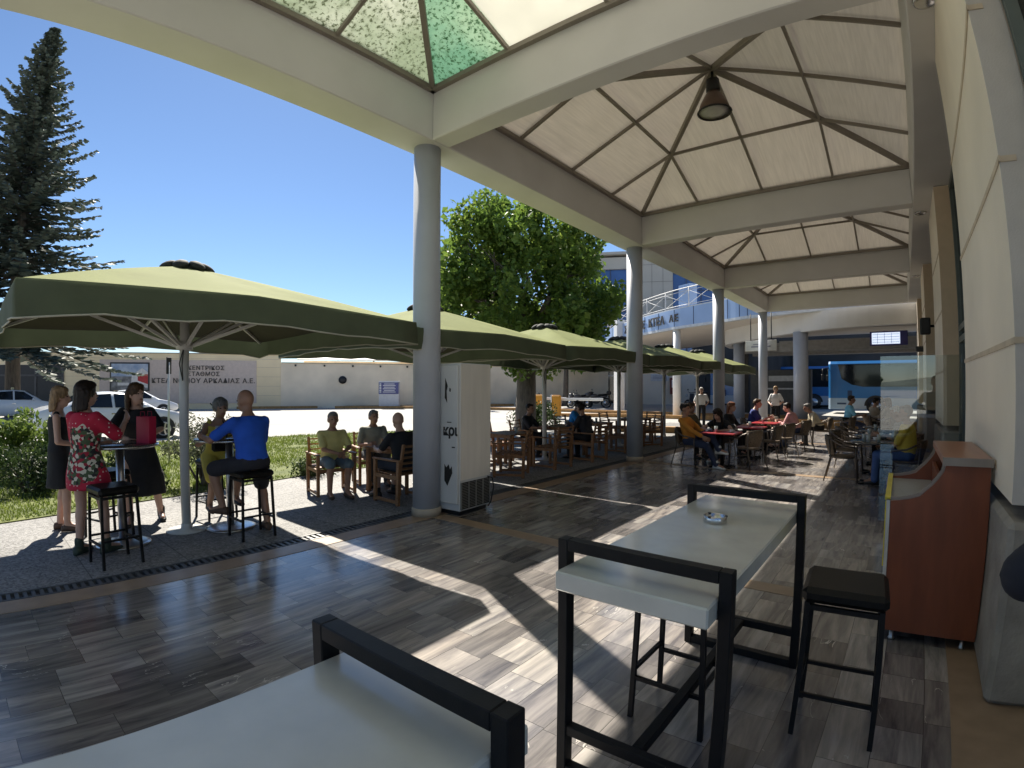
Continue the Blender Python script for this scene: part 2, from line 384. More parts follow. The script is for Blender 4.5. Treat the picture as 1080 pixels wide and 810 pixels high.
# ------------------------------------------------------------------ pavilion roof
XO, XI, HB, HF = -4.935, -4.466, 4.475, 5.07
XW = .30
roof = thing('pavilion_roof', 'pale concrete beam grid with pyramid skylight bays over the terrace', 'roof')
b = MB(); b.box(((XO+XI)/2, 7.08, (HB+5.2)/2), (XI-XO, 29.1, 5.2-HB), bev=.012); obj('edge_beam', b, plaster, roof)
b = MB(); b.box(((XW+.95)/2, 7.08, (HB+5.2)/2), (.95-XW, 29.1, 5.2-HB), bev=.012); obj('wall_beam', b, plaster, roof)
YC = [-1.58, 4.19, 9.975, 15.76, 21.54]; W2 = .14
for y in YC:
    b = MB(); b.box(((XI+XW)/2, y, (HB+.004+5.19)/2), (XW-XI+.004, 2*W2, 5.19-HB-.004), bev=.012); obj('cross_beam', b, plaster, roof)
def dirty_glass(name, c1, c2, c3, tr):
    m, nt, N, L, p = nodes_mat(name)
    tc = N.new('ShaderNodeTexCoord')
    a = N.new('ShaderNodeTexNoise'); a.inputs['Scale'].default_value = .9; a.inputs['Detail'].default_value = 6; L.new(tc.outputs['Object'], a.inputs['Vector'])
    r = N.new('ShaderNodeValToRGB'); L.new(a.outputs['Fac'], r.inputs[0])
    r.color_ramp.elements[0].position = .38; r.color_ramp.elements[0].color = (*c1, 1); r.color_ramp.elements[1].position = .62; r.color_ramp.elements[1].color = (*c2, 1)
    mp = N.new('ShaderNodeMapping'); mp.inputs['Scale'].default_value = (26, 26, 26); L.new(tc.outputs['Object'], mp.inputs[0])
    d = N.new('ShaderNodeTexNoise'); d.inputs['Scale'].default_value = 1; d.inputs['Detail'].default_value = 4; d.inputs['Roughness'].default_value = .7; L.new(mp.outputs[0], d.inputs['Vector'])
    r2 = N.new('ShaderNodeValToRGB'); L.new(d.outputs['Fac'], r2.inputs[0]); r2.color_ramp.elements[0].position = .40; r2.color_ramp.elements[1].position = .47
    r2.color_ramp.elements[0].color = (1, 1, 1, 1); r2.color_ramp.elements[1].color = (0, 0, 0, 1)
    mx = N.new('ShaderNodeMix'); mx.data_type = 'RGBA'; L.new(r2.outputs[0], mx.inputs[0]); L.new(r.outputs[0], mx.inputs[6]); mx.inputs[7].default_value = (*c3, 1)
    L.new(mx.outputs[2], p.inputs['Base Color']); p.inputs['Roughness'].default_value = .5
    t = N.new('ShaderNodeBsdfTranslucent'); L.new(mx.outputs[2], t.inputs[0])
    ms = N.new('ShaderNodeMixShader'); ms.inputs[0].default_value = tr; L.new(p.outputs[0], ms.inputs[1]); L.new(t.outputs[0], ms.inputs[2])
    L.new(ms.outputs[0], N['Material Output'].inputs['Surface']); return m
green_glass = dirty_glass('green_dirty_glass', (.42, .62, .50), (.66, .78, .64), (.10, .20, .11), .58)
yellow_glass = dirty_glass('lichen_stained_glass', (.62, .68, .56), (.82, .84, .76), (.20, .23, .15), .52)
def bay(y0, y1, first=False):
    x0, x1 = XI, XW; cx, cy = (x0+x1)/2, (y0+y1)/2; ze, za = HF+.03, 6.06
    ap = Vector((cx, cy, za)); C = [Vector((x0, y0, ze)), Vector((x1, y0, ze)), Vector((x1, y1, ze)), Vector((x0, y1, ze))]
    t = obj('skylight_bay', MB().add([(cx, cy, za+.05), (cx+.05, cy, za+.02), (cx, cy+.05, za+.02)], [[0, 1, 2]]), rib_m, roof)
    fr = MB(); rb = MB(); pb = MB(); pw = MB(); pg = MB(); py = MB()
    for i in range(4):
        a, c = C[i], C[(i+1) % 4]
        inw = (Vector((cx, cy, ze))-(a+c)/2).normalized()
        if i != 1: fr.bar(a+inw*.03+Vector((0, 0, -.015)), c+inw*.03+Vector((0, 0, -.015)), .06, .055)
        rb.bar(a+Vector((0, 0, .0)), ap+Vector((0, 0, -.03)), .06, .075)
        P = lambda s: a.lerp(c, s)
        M1, M2 = a.lerp(ap, .5), c.lerp(ap, .5); mid = M1.lerp(M2, .5)
        for s, e in ((.25, M1), (.5, ap), (.75, M2)): rb.bar(P(s)+Vector((0, 0, -.01)), e+Vector((0, 0, -.02)), .036, .045)
        rb.bar(M1+Vector((0, 0, -.022)), M2+Vector((0, 0, -.022)), .036, .045)
        n = (c-a).cross(ap-a).normalized(); n = n if n.z > 0 else -n
        up = Vector((0, 0, .045))
        strips = [[P(0), P(.25), M1], [P(.25), P(.5), ap, M1], [P(.5), P(.75), M2, ap], [P(.75), P(1), M2]]
        for k, s in enumerate(strips):
            tgt = pw if not first else pb
            if first:
                if i == 3: tgt = py                       # face on the garden side
                elif i == 2: tgt = pg if k >= 3 else pb      # face above the first cross beam
                elif i == 0: tgt = py
            tgt.plate([q+up for q in s], n*.012)
    obj('rib', rb, rib_m, t); obj('eaves_frame', fr, rib_m, t)
    
    if pw.v: obj('panel', pw, panel_m, t)
    if pb.v: obj('white_panel', pb, mat('bright_milky_panel', (.86, .85, .78), .5, var=.03, scale=3, trans=.6), t)
    if pg.v: obj('green_panel', pg, green_glass, t)
    if py.v: obj('stained_panel', py, yellow_glass, t)
for k in range(4): bay(YC[k]+W2, YC[k+1]-W2, k == 0)
bay(-7.3, YC[0]-W2)

# lamp under the second skylight
t = thing('pendant_lamp', 'bell shaped industrial lamp hanging from the apex of the skylight', 'lamp', (-2.08, 7.08, 5.98))
b = MB(); b.lathe([(.02, 0), (.02, -.12), (.09, -.13), (.10, -.30), (.06, -.33)], n=16); obj('housing', b, black_plastic, t)
b = MB(); b.lathe([(.075, -.30), (.13, -.38), (.19, -.50), (.225, -.62), (.22, -.62), (.185, -.50), (.12, -.385), (.06, -.32)], n=28); obj('lamp_shade', b, mat('brown_reflector', (.16, .11, .085), .35, .4), t)
b = MB(); b.lathe([(.215, -.612), (.10, -.625), (.01, -.628)], n=28); obj('diffuser', b, mat('ribbed_lens', (.75, .74, .70), .25, trans=.3), t)
b = MB(); b.tube([(.228*math.cos(a), .228*math.sin(a), -.62) for a in [2*PI*i/24 for i in range(24)]], .012, 6, closed=True); obj('rim', b, black_plastic, t)
for i, (x, y, l) in enumerate(((.45, 4.43, 'recessed downlight in the soffit nearest the camera'), (.43, 10.42, 'recessed downlight in the soffit just past the second crossbeam'), (.46, 16.4, 'farthest recessed downlight in the soffit'))):
    t = thing('downlight', l, 'light', (x, y, HB), group='soffit downlights')
    b = MB(); b.lathe([(.075, .0), (.10, 0), (.10, -.018), (.085, -.022), (.072, -.008)], n=24); obj('trim_ring', b, chrome, t)
    b = MB(); b.lathe([(.074, -.004), (.01, -.004)], n=24); obj('lamp', b, black_plastic, t)

# columns
LBL = ['nearest tall round grey column beside the fridge', 'second round grey column, behind the wooden chairs', 'third round grey column along the terrace edge', 'fourth and last round grey column carrying the beam']
for y, l in zip(YC[1:], LBL):
    t = thing('column', l, 'column', (-4.70, y, 0), group='terrace columns')
    b = MB(); b.lathe([(.165, .09), (.165, HB+.01)], n=48); obj('shaft', b, column_paint, t)
    b = MB(); b.lathe([(.18, 0), (.18, .09), (.166, .1)], n=48); obj('base_ring', b, mat('column_foot', (.40, .34, .27), .6, var=.15), t)

# ------------------------------------------------------------------ station wall on the right
wall = thing('station_wall', 'cream rendered station wall with pilasters and recessed windows', 'wall')
frame_m = mat('grey_green_frame', (.10, .125, .12), .4)
def pilaster(y0, y1, x0, near=False):
    b = MB(); b.box(((x0+2.2)/2, (y0+y1)/2, 2.735), (2.2-x0, y1-y0, 3.47)); p = obj('pilaster', b, cream, wall)
    if near:
        b = MB(); b.box(((x0-.003+.70)/2, y0-.006, 2.73), (.70-x0-.001, .012, 3.46)); obj('front_strip', b, mat('grey_corner_face', (.52, .49, .46), .75, var=.06, bump=.1, bscale=100), p)  # thin slab, greyer than the cream side of the pilaster
        b = MB(); b.box((1.9, y0-.03, 2.9), (2.3, .04, 3.1)); obj('corner_window', b, dark_glass, p)
        b = MB()
        b.box((.74, y0-.045, 2.73), (.07, .06, 3.47)); obj('corner_window_frame', b, frame_m, p)
    else:
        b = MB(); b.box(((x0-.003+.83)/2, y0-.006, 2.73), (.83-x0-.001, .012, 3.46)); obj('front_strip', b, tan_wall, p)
    for z in (1.765, 2.635, 3.48):
        b = MB(); b.box(((x0-.003), (y0+y1)/2-.01, z), (.008, y1-y0+.04, .03)); b.box(((x0-.007+.6)/2, y0-.014, z), (.6-x0+.007, .010, .03)); obj('groove', b, groove_m, p)
    b = MB(); b.box(((x0-.016+2.2)/2, (y0+y1)/2-.02, .46), (2.2-x0+.016, y1-y0+.06, .92), bev=.03); obj('plinth', b, concrete, wall)
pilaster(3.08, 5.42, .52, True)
for y in (9.1, 14.9, 20.7): pilaster(y, y+2.0, .58)
b = MB(); b.box((1.55, 13, 2.6), (1.3, 22, 5.2)); obj('wall_panel', b, cream, wall)
for k, (y0, y1) in enumerate(((5.42, 9.1), (11.1, 14.9), (16.9, 20.7))):
    b = MB()
    b.box((.86, (y0+y1)/2, 3.3), (.06, y1-y0-.3, 2.2)); w = obj('window', b, dark_glass, wall)
    f = MB()
    for y in (y0+.1, (y0+y1)/2, y1-.1): f.box((.82, y, 2.24), (.07, .09, 4.4))
    for z in (2.2, 2.36, 4.4): f.box((.815, (y0+y1)/2, z), (.06, y1-y0-.1, .08))
    obj('window_frame', f, frame_m, w)
    b = MB(); b.box((.86, (y0+y1)/2, 1.1), (.05, y1-y0-.3, 2.1)); d = obj('door', b, mat('door_glass', (.10, .13, .13), .1), wall)
    f = MB(); f.tube([(.78, y0+.5, .8), (.78, y0+.5, 1.3)], .015); obj('handle', f, chrome, d)
    if k == 0:
        v = MB()
        for i in range(9): v.box((.80, y0+.28, 2.42+i*.06), (.05, .3, .03))
        obj('louvre', v, mat('louvre_white', (.55, .55, .52), .5), wall)
t = thing('wall_speaker', 'small black loudspeaker mounted high on the cream wall', 'speaker', (.5, 13.0, 2.8))
b = MB(); b.box((0, 0, 0), (.2, .24, .34), bev=.02); obj('cabinet', b, black_plastic, t)
b = MB(); b.bar((.08, 0, 0), (.2, 0, 0), .05); obj('bracket', b, black_metal, t)
t = thing('floodlight', 'small black floodlight box on the farther cream pilaster', 'light', (.5, 16.6, 2.55))
b = MB(); b.box((0, 0, 0), (.22, .18, .14), bev=.02); obj('housing', b, black_plastic, t)
b = MB(); b.bar((.06, 0, 0), (.35, 0, .0), .04); obj('bracket', b, black_metal, t)

# glass windscreen behind the counter
m, nt, N, L, p = nodes_mat('clear_glass')
lw = N.new('ShaderNodeFresnel'); lw.inputs[0].default_value = 1.5
ml = N.new('ShaderNodeMath'); ml.operation = 'MULTIPLY'; ml.use_clamp = True; L.new(lw.outputs[0], ml.inputs[0]); ml.inputs[1].default_value = 3.0
gl = N.new('ShaderNodeBsdfGlossy'); gl.inputs['Roughness'].default_value = 0.0
trn = N.new('ShaderNodeBsdfTransparent'); trn.inputs[0].default_value = (.88, .92, .91, 1)
mx = N.new('ShaderNodeMixShader'); L.new(ml.outputs[0], mx.inputs[0]); L.new(trn.outputs[0], mx.inputs[1]); L.new(gl.outputs[0], mx.inputs[2])
L.new(mx.outputs[0], N['Material Output'].inputs['Surface']); clear_glass = m
t = thing('glass_screen', 'clear frameless glass windscreen standing behind the counter beside the wall', 'glass panel', (0, 6.5, 0))
b = MB(); b.box((.20, 0, 1.0), (.78, .012, 1.75)); obj('pane', b, clear_glass, t)
b = MB()
for x in (-.05, .5): b.box((x, 0, .065), (.06, .06, .13), bev=.008)
obj('clamp', b, chrome, t)

# ------------------------------------------------------------------ long cream wall across the road
PW = Vector((-40.6, 13.7, 0)); UW = Vector((8.2, 13.2, 0)).normalized(); NW = Vector((UW.y, -UW.x, 0))
def wp(t, z, off=0): return PW+UW*t+Vector((0, 0, z))+NW*off
def wbox(mb, t0, t1, z0, z1, d0, d1):
    a = math.atan2(UW.y, UW.x)
    c = wp((t0+t1)/2, (z0+z1)/2, (d0+d1)/2); return mb.box(c, (t1-t0, d1-d0, z1-z0), rz=a)
yard = thing('yard_wall', 'long cream station wall with big raised lettering across the road', 'wall')
wall_cream = mat('warm_cream_wall', (.86, .72, .48), .9, var=.06, scale=.6, bump=.15, bscale=30)  # own cream colour of the lettered wall, one tone throughout
b = MB(); wbox(b, -30, 6.0, -.1, 3.95, -.4, 0); w = obj('wall', b, wall_cream, yard)
b = MB()
for z in (.9, 1.6, 2.3, 3.0, 3.6): wbox(b, -9.5, 6.0, z, z+.02, 0, .012)
obj('groove', b, groove_m, yard)
b = MB(); wbox(b, 6.0, 34, -.1, 3.35, -.4, -.05); obj('lower_wall', b, mat('weathered_wall', (.84, .73, .57), .9, var=.14, scale=.5, bump=.1, bscale=20, detail=8), yard)
b = MB()
wbox(b, -30, 6.05, 3.95, 4.03, -.45, .06); wbox(b, 6.05, 34, 3.35, 3.42, -.45, .02); obj('coping', b, mat('coping', (.42, .38, .30), .8), yard)
b = MB(); wbox(b, -6.6, 4.3, .35, 3.5, .0, .05); pn = obj('sign_panel', b, mat('pinkish_render', (.62, .52, .46), .85, var=.06, bump=.1), yard)
let_m = mat('dark_letters', (.07, .062, .055), .6)
for body, tt, z, s in (('ΚΕΝΤΡΙΚΟΣ', .80, 2.92, .42), ('ΣΤΑΘΜΟΣ', .62, 2.48, .42), ('ΚΤΕΛ ΝΟΜΟΥ ΑΡΚΑΔΙΑΣ Α.Ε.', .62, 1.98, .475)):
    lettering('letters', body, s, let_m, pn, facing(wp(tt, z, .075), UW, (0, 0, 1)), extrude=.02, spacing=1.1, bold=.006)
b = MB()
wbox(b, -30, -9.2, 0, 3.1, 0, .03); g = obj('gate_opening', b, mat('dark_gate', (.018, .019, .022), .5), yard)
b = MB()
for tt in (-30, -25, -20, -16.5, -13.5, -11.3, -9.3): wbox(b, tt, tt+.16, 0, 3.1, .03, .08)
wbox(b, -30, -9.2, 2.3, 2.42, .03, .08); obj('gate_frame', b, mat('gate_frame_dark', (.06, .06, .065), .5), g)
b = MB()
for i in range(9): wbox(b, 7+i*2.1, 7.12+i*2.1, 3.12, 3.26, -.05, .06)
obj('scupper', b, black_plastic, yard)
b = MB(); M = Matrix.Rotation(math.atan2(UW.y, UW.x), 3, 'Z') @ Matrix.Rotation(PI/2, 3, 'X'); b.lathe([(.3, 0), (.3, .06), (.05, .06)], c=wp(10.5, 2.1, .0), n=20, M=M); obj('vent', b, black_plastic, yard)
sd = thing('shed', 'low white roofed shed showing above the long cream wall', 'shed')
b = MB(); wbox(b, 7.5, 24, 0, 3.7, -7, -3); obj('wall', b, MATS['weathered_wall'], sd)
b = MB(); b.plate([wp(7.0, 3.75, -2.6), wp(25, 3.75, -2.6), wp(25, 4.5, -7.2), wp(7.0, 4.5, -7.2)], (0, 0, .08)); obj('roof', b, mat('tin_roof', (.62, .62, .60), .5, var=.1), sd)
for tt, hh, ll in ((-1.5, 6.2, 'thin wooden utility pole behind the sign panel'), (13.5, 5.4, 'thin utility pole behind the low white shed')):
    u = thing('utility_pole', ll, 'pole', wp(tt, 0, -9), 0, 'utility poles behind the wall')
    b = MB(); b.tube([(0, 0, 0), (0, 0, hh)], [.09, .06], 8); obj('pole', b, mat('old_timber', (.16, .13, .10), .9), u)
    b = MB(); b.bar((-.6, .3, hh-.4), (.6, -.3, hh-.4), .08); obj('crossarm', b, MATS['old_timber'], u)
# poster
t = thing('wall_poster', 'framed travel poster with a red and white bus on the cream wall', 'poster')
def wq(mb, pts, d, th=.006): return mb.plate([wp(a, z, d) for a, z in pts], NW*th)
b = MB(); wbox(b, -5.85, -3.1, 1.25, 3.3, .05, .10); obj('frame', b, mat('poster_frame', (.04, .04, .045), .4), t)
b = MB(); wq(b, [(-5.75, 2.3), (-3.2, 2.3), (-3.2, 3.2), (-5.75, 3.2)], .101); obj('sky_print', b, mat('poster_blue', (.25, .38, .62), .3, var=.2, scale=2, col2=(.55, .62, .72)), t)
b = MB(); wq(b, [(-5.75, 1.35), (-3.2, 1.35), (-3.2, 2.3), (-5.75, 2.3)], .101); obj('ground_print', b, mat('poster_grey', (.12, .12, .14), .3, var=.4, scale=3, col2=(.35, .35, .36)), t)
b = MB(); wq(b, [(-4.4, 1.5), (-3.2, 1.5), (-3.2, 2.6), (-3.6, 2.9), (-4.3, 2.4)], .109); obj('bus_print', b, mat('poster_white', (.72, .70, .68), .3), t)
b = MB(); wq(b, [(-3.9, 2.0), (-3.2, 1.75), (-3.2, 2.45), (-3.9, 2.5)], .117); obj('stripe_print', b, mat('poster_red', (.5, .04, .05), .3), t)
b = MB(); wq(b, [(-5.3, 1.65), (-4.5, 1.65), (-4.5, 1.85), (-5.3, 1.85)], .109); obj('caption_print', b, MATS['poster_white'], t)
# information block
t = thing('information_block', 'white masonry block with a blue information board on the traffic island', 'sign', (-31.3, 24.2, .1), math.atan2(.9, 1.2))
b = MB(); b.box((0, 0, .95), (1.5, .45, 1.9), bev=.02); obj('block', b, mat('block_white', (.62, .62, .64), .8, var=.06), t)
b = MB(); b.box((0, -.25, 1.36), (1.5, .05, .86)); s = obj('board', b, mat('board_blue', (.07, .075, .22), .4, var=.2), t)
b = MB()
for i in range(6):
    z = 1.68-i*.12; b.box((-.62, -.28, z), (.14, .01, .07)); b.box((.05, -.28, z), (.95 if i % 2 else .8, .01, .045))
obj('text_line', b, white_paint, s)
# thin post
t = thing('sign_post', 'thin grey post with an edge on dark sign behind the tall table', 'post', (-11.6, 3.4, 0))
b = MB(); b.tube([(0, 0, 0), (0, 0, 2.05)], .022, 10); obj('pole', b, pole_white, t)
b = MB(); b.box((0, 0, 1.98), (.03, .13, .34), rz=.5, bev=.01); obj('plate', b, black_plastic, t)
# ------------------------------------------------------------------ terminal building behind
term = thing('terminal_building', 'far terminal building with curved blue panelled balcony and glazed upper floors', 'building')
FP = [(-17.0, 31.5), (-14.6, 29.2), (-12.15, 27.1), (-9.8, 25.42), (-7.49, 24.27), (-6.08, 23.44), (-5.21, 23.12), (-3.0, 22.5), (-.5, 22.25), (3.0, 22.3), (9, 23.5)]
def curve(pts, n=6):
    out = []
    for i in range(len(pts)-1):
        p0, p1, p2, p3 = [Vector(pts[max(0, min(len(pts)-1, j))]) for j in (i-1, i, i+1, i+2)]
        for k in range(n):
            t = k/n
            out.append(.5*((2*p1)+(p2-p0)*t+(2*p0-5*p1+4*p2-p3)*t*t+(3*p1-p0-3*p2+p3)*t**3))
    out.append(Vector(pts[-1])); return out
FC = curve(FP)
def ribbon(mb, pts, z0, z1, th):
    n = len(pts); vs = []
    for i, p in enumerate(pts):
        t = (pts[min(i+1, n-1)]-pts[max(i-1, 0)]).normalized(); nn = Vector((-t.y, t.x))
        for q, z in ((p, z0), (p, z1), (p+nn*th, z1), (p+nn*th, z0)): vs.append((q.x, q.y, z))
    fs = []
    for i in range(n-1):
        for k in range(4): fs.append([i*4+k, i*4+(k+1) % 4, (i+1)*4+(k+1) % 4, (i+1)*4+k])
    fs += [[0, 1, 2, 3], [(n-1)*4+k for k in (3, 2, 1, 0)]]
    return mb.add(vs, fs)
blue_panel = mat('pale_blue_metal_panel', (.30, .42, .66), .35, .0, var=.07, scale=.8)
b = MB(); ribbon(b, FC, 4.62, 5.5, .25); fa = obj('fascia', b, blue_panel, term)
b = MB(); ribbon(b, FC, 4.5, 4.62, .3); ribbon(b, FC, 5.5, 5.56, .3); obj('fascia_trim', b, mat('pale_trim', (.55, .58, .62), .5), fa)
b = MB()
for i in range(3, len(FC)-1, 3):
    p = FC[i]; t = (FC[i+1]-FC[i-1]).normalized(); nn = Vector((-t.y, t.x)); a = math.atan2(t.y, t.x)
    b.box((p.x-nn.x*.004, p.y-nn.y*.004, 5.06), (.03, .02, .87), rz=a)
obj('panel_joint', b, mat('joint_dark_blue', (.06, .09, .17), .6), fa)
# letters along the balcony, bent to the curve one by one
wordm = 'ΣΤΑΘΜΟΣ ΚΤΕΛ ΑΕ'; s0 = 0.0
seg = [Vector((a.x, a.y)) for a in FC]; Ls = [0]
for a, c in zip(seg[:-1], seg[1:]): Ls.append(Ls[-1]+(c-a).length)
def onf(s):
    for i in range(len(Ls)-1):
        if Ls[i+1] >= s:
            f = (s-Ls[i])/(Ls[i+1]-Ls[i]); return seg[i].lerp(seg[i+1], f), (seg[i+1]-seg[i]).normalized()
    return seg[-1], Vector((1, 0))
send = [Ls[i] for i, p in enumerate(seg) if p.x > -9.6][0]
for k, chh in enumerate(reversed(wordm)):
    if chh == ' ': continue
    p, t = onf(send-.25-k*.40)
    lettering('letters', chh, .62 if k > 2 else .5, let_m, fa, facing((p.x+t.y*.05, p.y-t.x*.05, 5.03), (t.x, t.y, 0), (0, 0, 1)), extrude=.02, bold=.008)
# soffit slab
b = MB(); poly = [(p.x, p.y+.3) for p in FC]+[(9, 33.5), (-8, 33.5), (-13, 38), (-24, 44), (-24, 37)]
vs = [(x, y, 4.5) for x, y in poly]+[(x, y, 4.62) for x, y in poly]; n = len(poly)
b.add(vs, [list(range(n)), [n+i for i in range(n)]]+[[i, (i+1) % n, n+(i+1) % n, n+i] for i in range(n)])
obj('soffit', b, mat('soffit_paint', (.60, .55, .49), .8, var=.06, scale=.6), term)
RC = curve([(-8.6, 31), (-8.3, 29.0), (-7.69, 27.4), (-6.26, 25.79), (-4.99, 24.42), (-3.75, 23.32), (-2.11, 22.2), (.33, 21.9), (4, 22.4)])
b = MB(); ribbon(b, RC, 3.78, 4.5, .35); obj('ring_beam', b, plaster, term)
b = MB()
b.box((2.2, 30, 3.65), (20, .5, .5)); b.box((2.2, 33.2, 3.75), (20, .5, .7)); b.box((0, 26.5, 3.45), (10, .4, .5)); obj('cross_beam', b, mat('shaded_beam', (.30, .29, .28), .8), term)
dark_wall = mat('dark_hall_wall', (.045, .043, .042), .8, var=.3, scale=.7)  # gloom of the unlit hall is put into this near-black colour
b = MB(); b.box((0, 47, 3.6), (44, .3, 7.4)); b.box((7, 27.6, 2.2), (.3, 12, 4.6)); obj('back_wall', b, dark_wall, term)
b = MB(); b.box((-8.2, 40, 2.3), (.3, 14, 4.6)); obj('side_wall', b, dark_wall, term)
# kiosk with lit strip seen between the columns
b = MB(); b.box((-6.2, 33.0, 1.25), (3.4, .3, 2.6)); k_ = obj('kiosk_front', b, mat('kiosk_grey', (.10, .10, .10), .6), term)
b = MB(); b.box((-5.9, 32.83, 2.05), (1.9, .04, .32)); b.box((-5.9, 32.83, 1.45), (2.1, .04, .09)); obj('kiosk_panel', b, mat('kiosk_white', (.62, .62, .62), .5), k_)
# building block with upper floors
B0 = Vector((-36, 36, 0)); UB = Vector((26, 14, 0)).normalized(); NB = Vector((UB.y, -UB.x, 0)); AB = math.atan2(UB.y, UB.x)
def bbox(mb, t0, t1, z0, z1, d0, d1):
    c = B0+UB*((t0+t1)/2)+NB*((d0+d1)/2)+Vector((0, 0, (z0+z1)/2)); return mb.box(c, (t1-t0, d1-d0, z1-z0), rz=AB)
clad = mat('stone_cladding', (.42, .41, .38), .75, var=.05, scale=.7)
gf = mat('ground_floor_render', (.74, .66, .55), .85, var=.07, scale=.7)
blue_glass = mat('blue_curtain_glass', (.03, .085, .27), .12, var=.25, scale=.35, spec=.8)
b = MB(); bbox(b, -4, 26, -.1, 4.5, -8, 0); obj('ground_floor', b, gf, term)
b = MB(); bbox(b, 17.8, 20.7, 4.5, 13.9, -8, 0); cl = obj('upper_wall', b, clad, term)
b = MB()
for z in (6.2, 7.9, 9.6, 11.3, 12.9): bbox(b, 17.82, 20.68, z, z+.04, 0, .012)
for tt in (18.8, 19.8): bbox(b, tt, tt+.04, 4.5, 13.9, 0, .014)
obj('cladding_joint', b, mat('joint_grey', (.2, .2, .19), .8), cl)
b = MB(); bbox(b, 20.75, 34, 4.5, 13.6, -8, -.25); cw = obj('curtain_wall', b, blue_glass, term)
b = MB()
for tt in (21.9, 23.2, 24.5, 25.8, 27.1, 28.4): bbox(b, tt, tt+.08, 4.5, 13.6, -.25, -.16)
for z in (5.6, 7.2, 8.8, 10.4, 12): bbox(b, 20.75, 34, z, z+.08, -.25, -.15)
obj('mullion', b, mat('navy_mullion', (.03, .05, .12), .4), cw)
b = MB(); bbox(b, 9, 17.75, 4.5, 12.6, -8, -.2); cw2 = obj('curtain_wall', b, blue_glass, term)
b = MB()
for tt in (10.2, 11.8, 13.4, 15, 16.6): bbox(b, tt, tt+.08, 4.5, 12.6, -.2, -.1)
for z in (6.6, 8.6, 10.6): bbox(b, 9, 17.75, z, z+.08, -.2, -.1)
obj('mullion', b, MATS['navy_mullion'], cw2)
b = MB(); bbox(b, 8.6, 17.9, 12.6, 13.7, -8, .15); bbox(b, 8.6, 34, 13.9, 14.15, -8.2, .5); obj('parapet', b, clad, term)
def win(t0, t1, z0, z1, name='window', m=None, fr=.07, bars=()):
    q = MB(); bbox(q, t0, t1, z0, z1, 0, .02); w = obj(name, q, m or dark_glass, term); q = MB()
    for a, c, e, f in ((t0-fr, t1+fr, z0-fr, z0), (t0-fr, t1+fr, z1, z1+fr), (t0-fr, t0, z0, z1), (t1, t1+fr, z0, z1)): bbox(q, a, c, e, f, 0, .06)
    for x in bars: bbox(q, x-.03, x+.03, z0, z1, .02, .05)
    obj('frame', q, white_paint, w)
win(9.0, 12.0, 2.15, 3.3, bars=(10.0, 11.0)); win(14.7, 16.2, .0, 2.55, 'door', bars=(15.4,)); win(14.7, 16.2, 2.7, 3.2, 'transom', bars=(15.4,))
win(5.0, 7.4, 2.0, 3.3, bars=(6.2,)); win(1.0, 3.4, 2.0, 3.3, bars=(2.2,))
b = MB(); bbox(b, 13.2, 14.35, 1.45, 2.6, .0, .06); nb = obj('notice_board', b, mat('notice_white', (.60, .60, .62), .5), term)
b = MB(); bbox(b, 13.1, 14.45, 1.35, 2.7, .0, .03); obj('frame', b, mat('notice_frame', (.25, .25, .26), .5), nb)
b = MB(); bbox(b, 18.7, 20.3, 2.1, 2.75, 0, .06); nb = obj('notice_board', b, MATS['notice_white'], term)
b = MB()
for z in (2.3, 2.42, 2.55): bbox(b, 18.9, 20.1, z, z+.04, .06, .068)
obj('text_line', b, mat('notice_ink', (.2, .2, .25), .6), nb)
b = MB(); bbox(b, 20.4, 21.1, .9, 2.4, 0, .5); vm = obj('vending_cabinet', b, mat('cabinet_maroon', (.20, .035, .03), .5), term)
b = MB(); bbox(b, 20.5, 21.0, 1.5, 2.2, .5, .52); obj('panel', b, white_paint, vm)
b = MB()
for tt in (-3.6, -2.2, -.8, .4, 4.4, 8.2): bbox(b, tt, tt+.28, 0, 4.5, .02, .3)
obj('pier', b, white_paint, term)
# balcony railing
rl = MB()
RP = [p for p in FC if p.x < -4.8]
for i in range(0, len(RP)-1, 4):
    p = RP[i]; rl.tube([(p.x, p.y+.3, 5.55), (p.x, p.y+.3, 6.55)], .024, 6)
    if i+4 < len(RP):
        q = RP[i+4]
        rl.tube([(p.x, p.y+.3, 5.7), (q.x, q.y+.3, 6.4)], .014, 5); rl.tube([(p.x, p.y+.3, 6.4), (q.x, q.y+.3, 5.7)], .014, 5)
for z in (6.55, 6.4, 5.7): rl.tube([(p.x, p.y+.3, z) for p in RP], .026 if z > 6.5 else .016, 6)
obj('railing', rl, mat('rail_grey', (.45, .46, .48), .5), term)
b = MB(); p = FC[20]; b.box((p.x-.3, p.y+1.0, 6.15), (.8, .5, 1.3), rz=-.5); obj('balcony_pier', b, blue_panel, term)
b = MB(); b.box((FP[1][0]-.2, FP[1][1], 2.8), (.5, .5, 5.9), rz=-.7); obj('end_pier', b, white_paint, term)
for x, y, r, zt, l in ((-9.8, 25.75, .2, 4.5, 'slim white column under the curved blue balcony'), (-7.2, 27.6, .27, 3.8, 'grey column under the far ring beam, left one'), (-3.62, 23.45, .29, 3.8, 'broad grey column under the far ring beam, in front of the bus')):
    t = thing('column', l, 'column', (x, y, -.06), group='far terminal columns')
    b = MB(); b.lathe([(r, 0), (r, zt+.07)], n=32); obj('shaft', b, column_paint if r > .21 else white_paint, t)
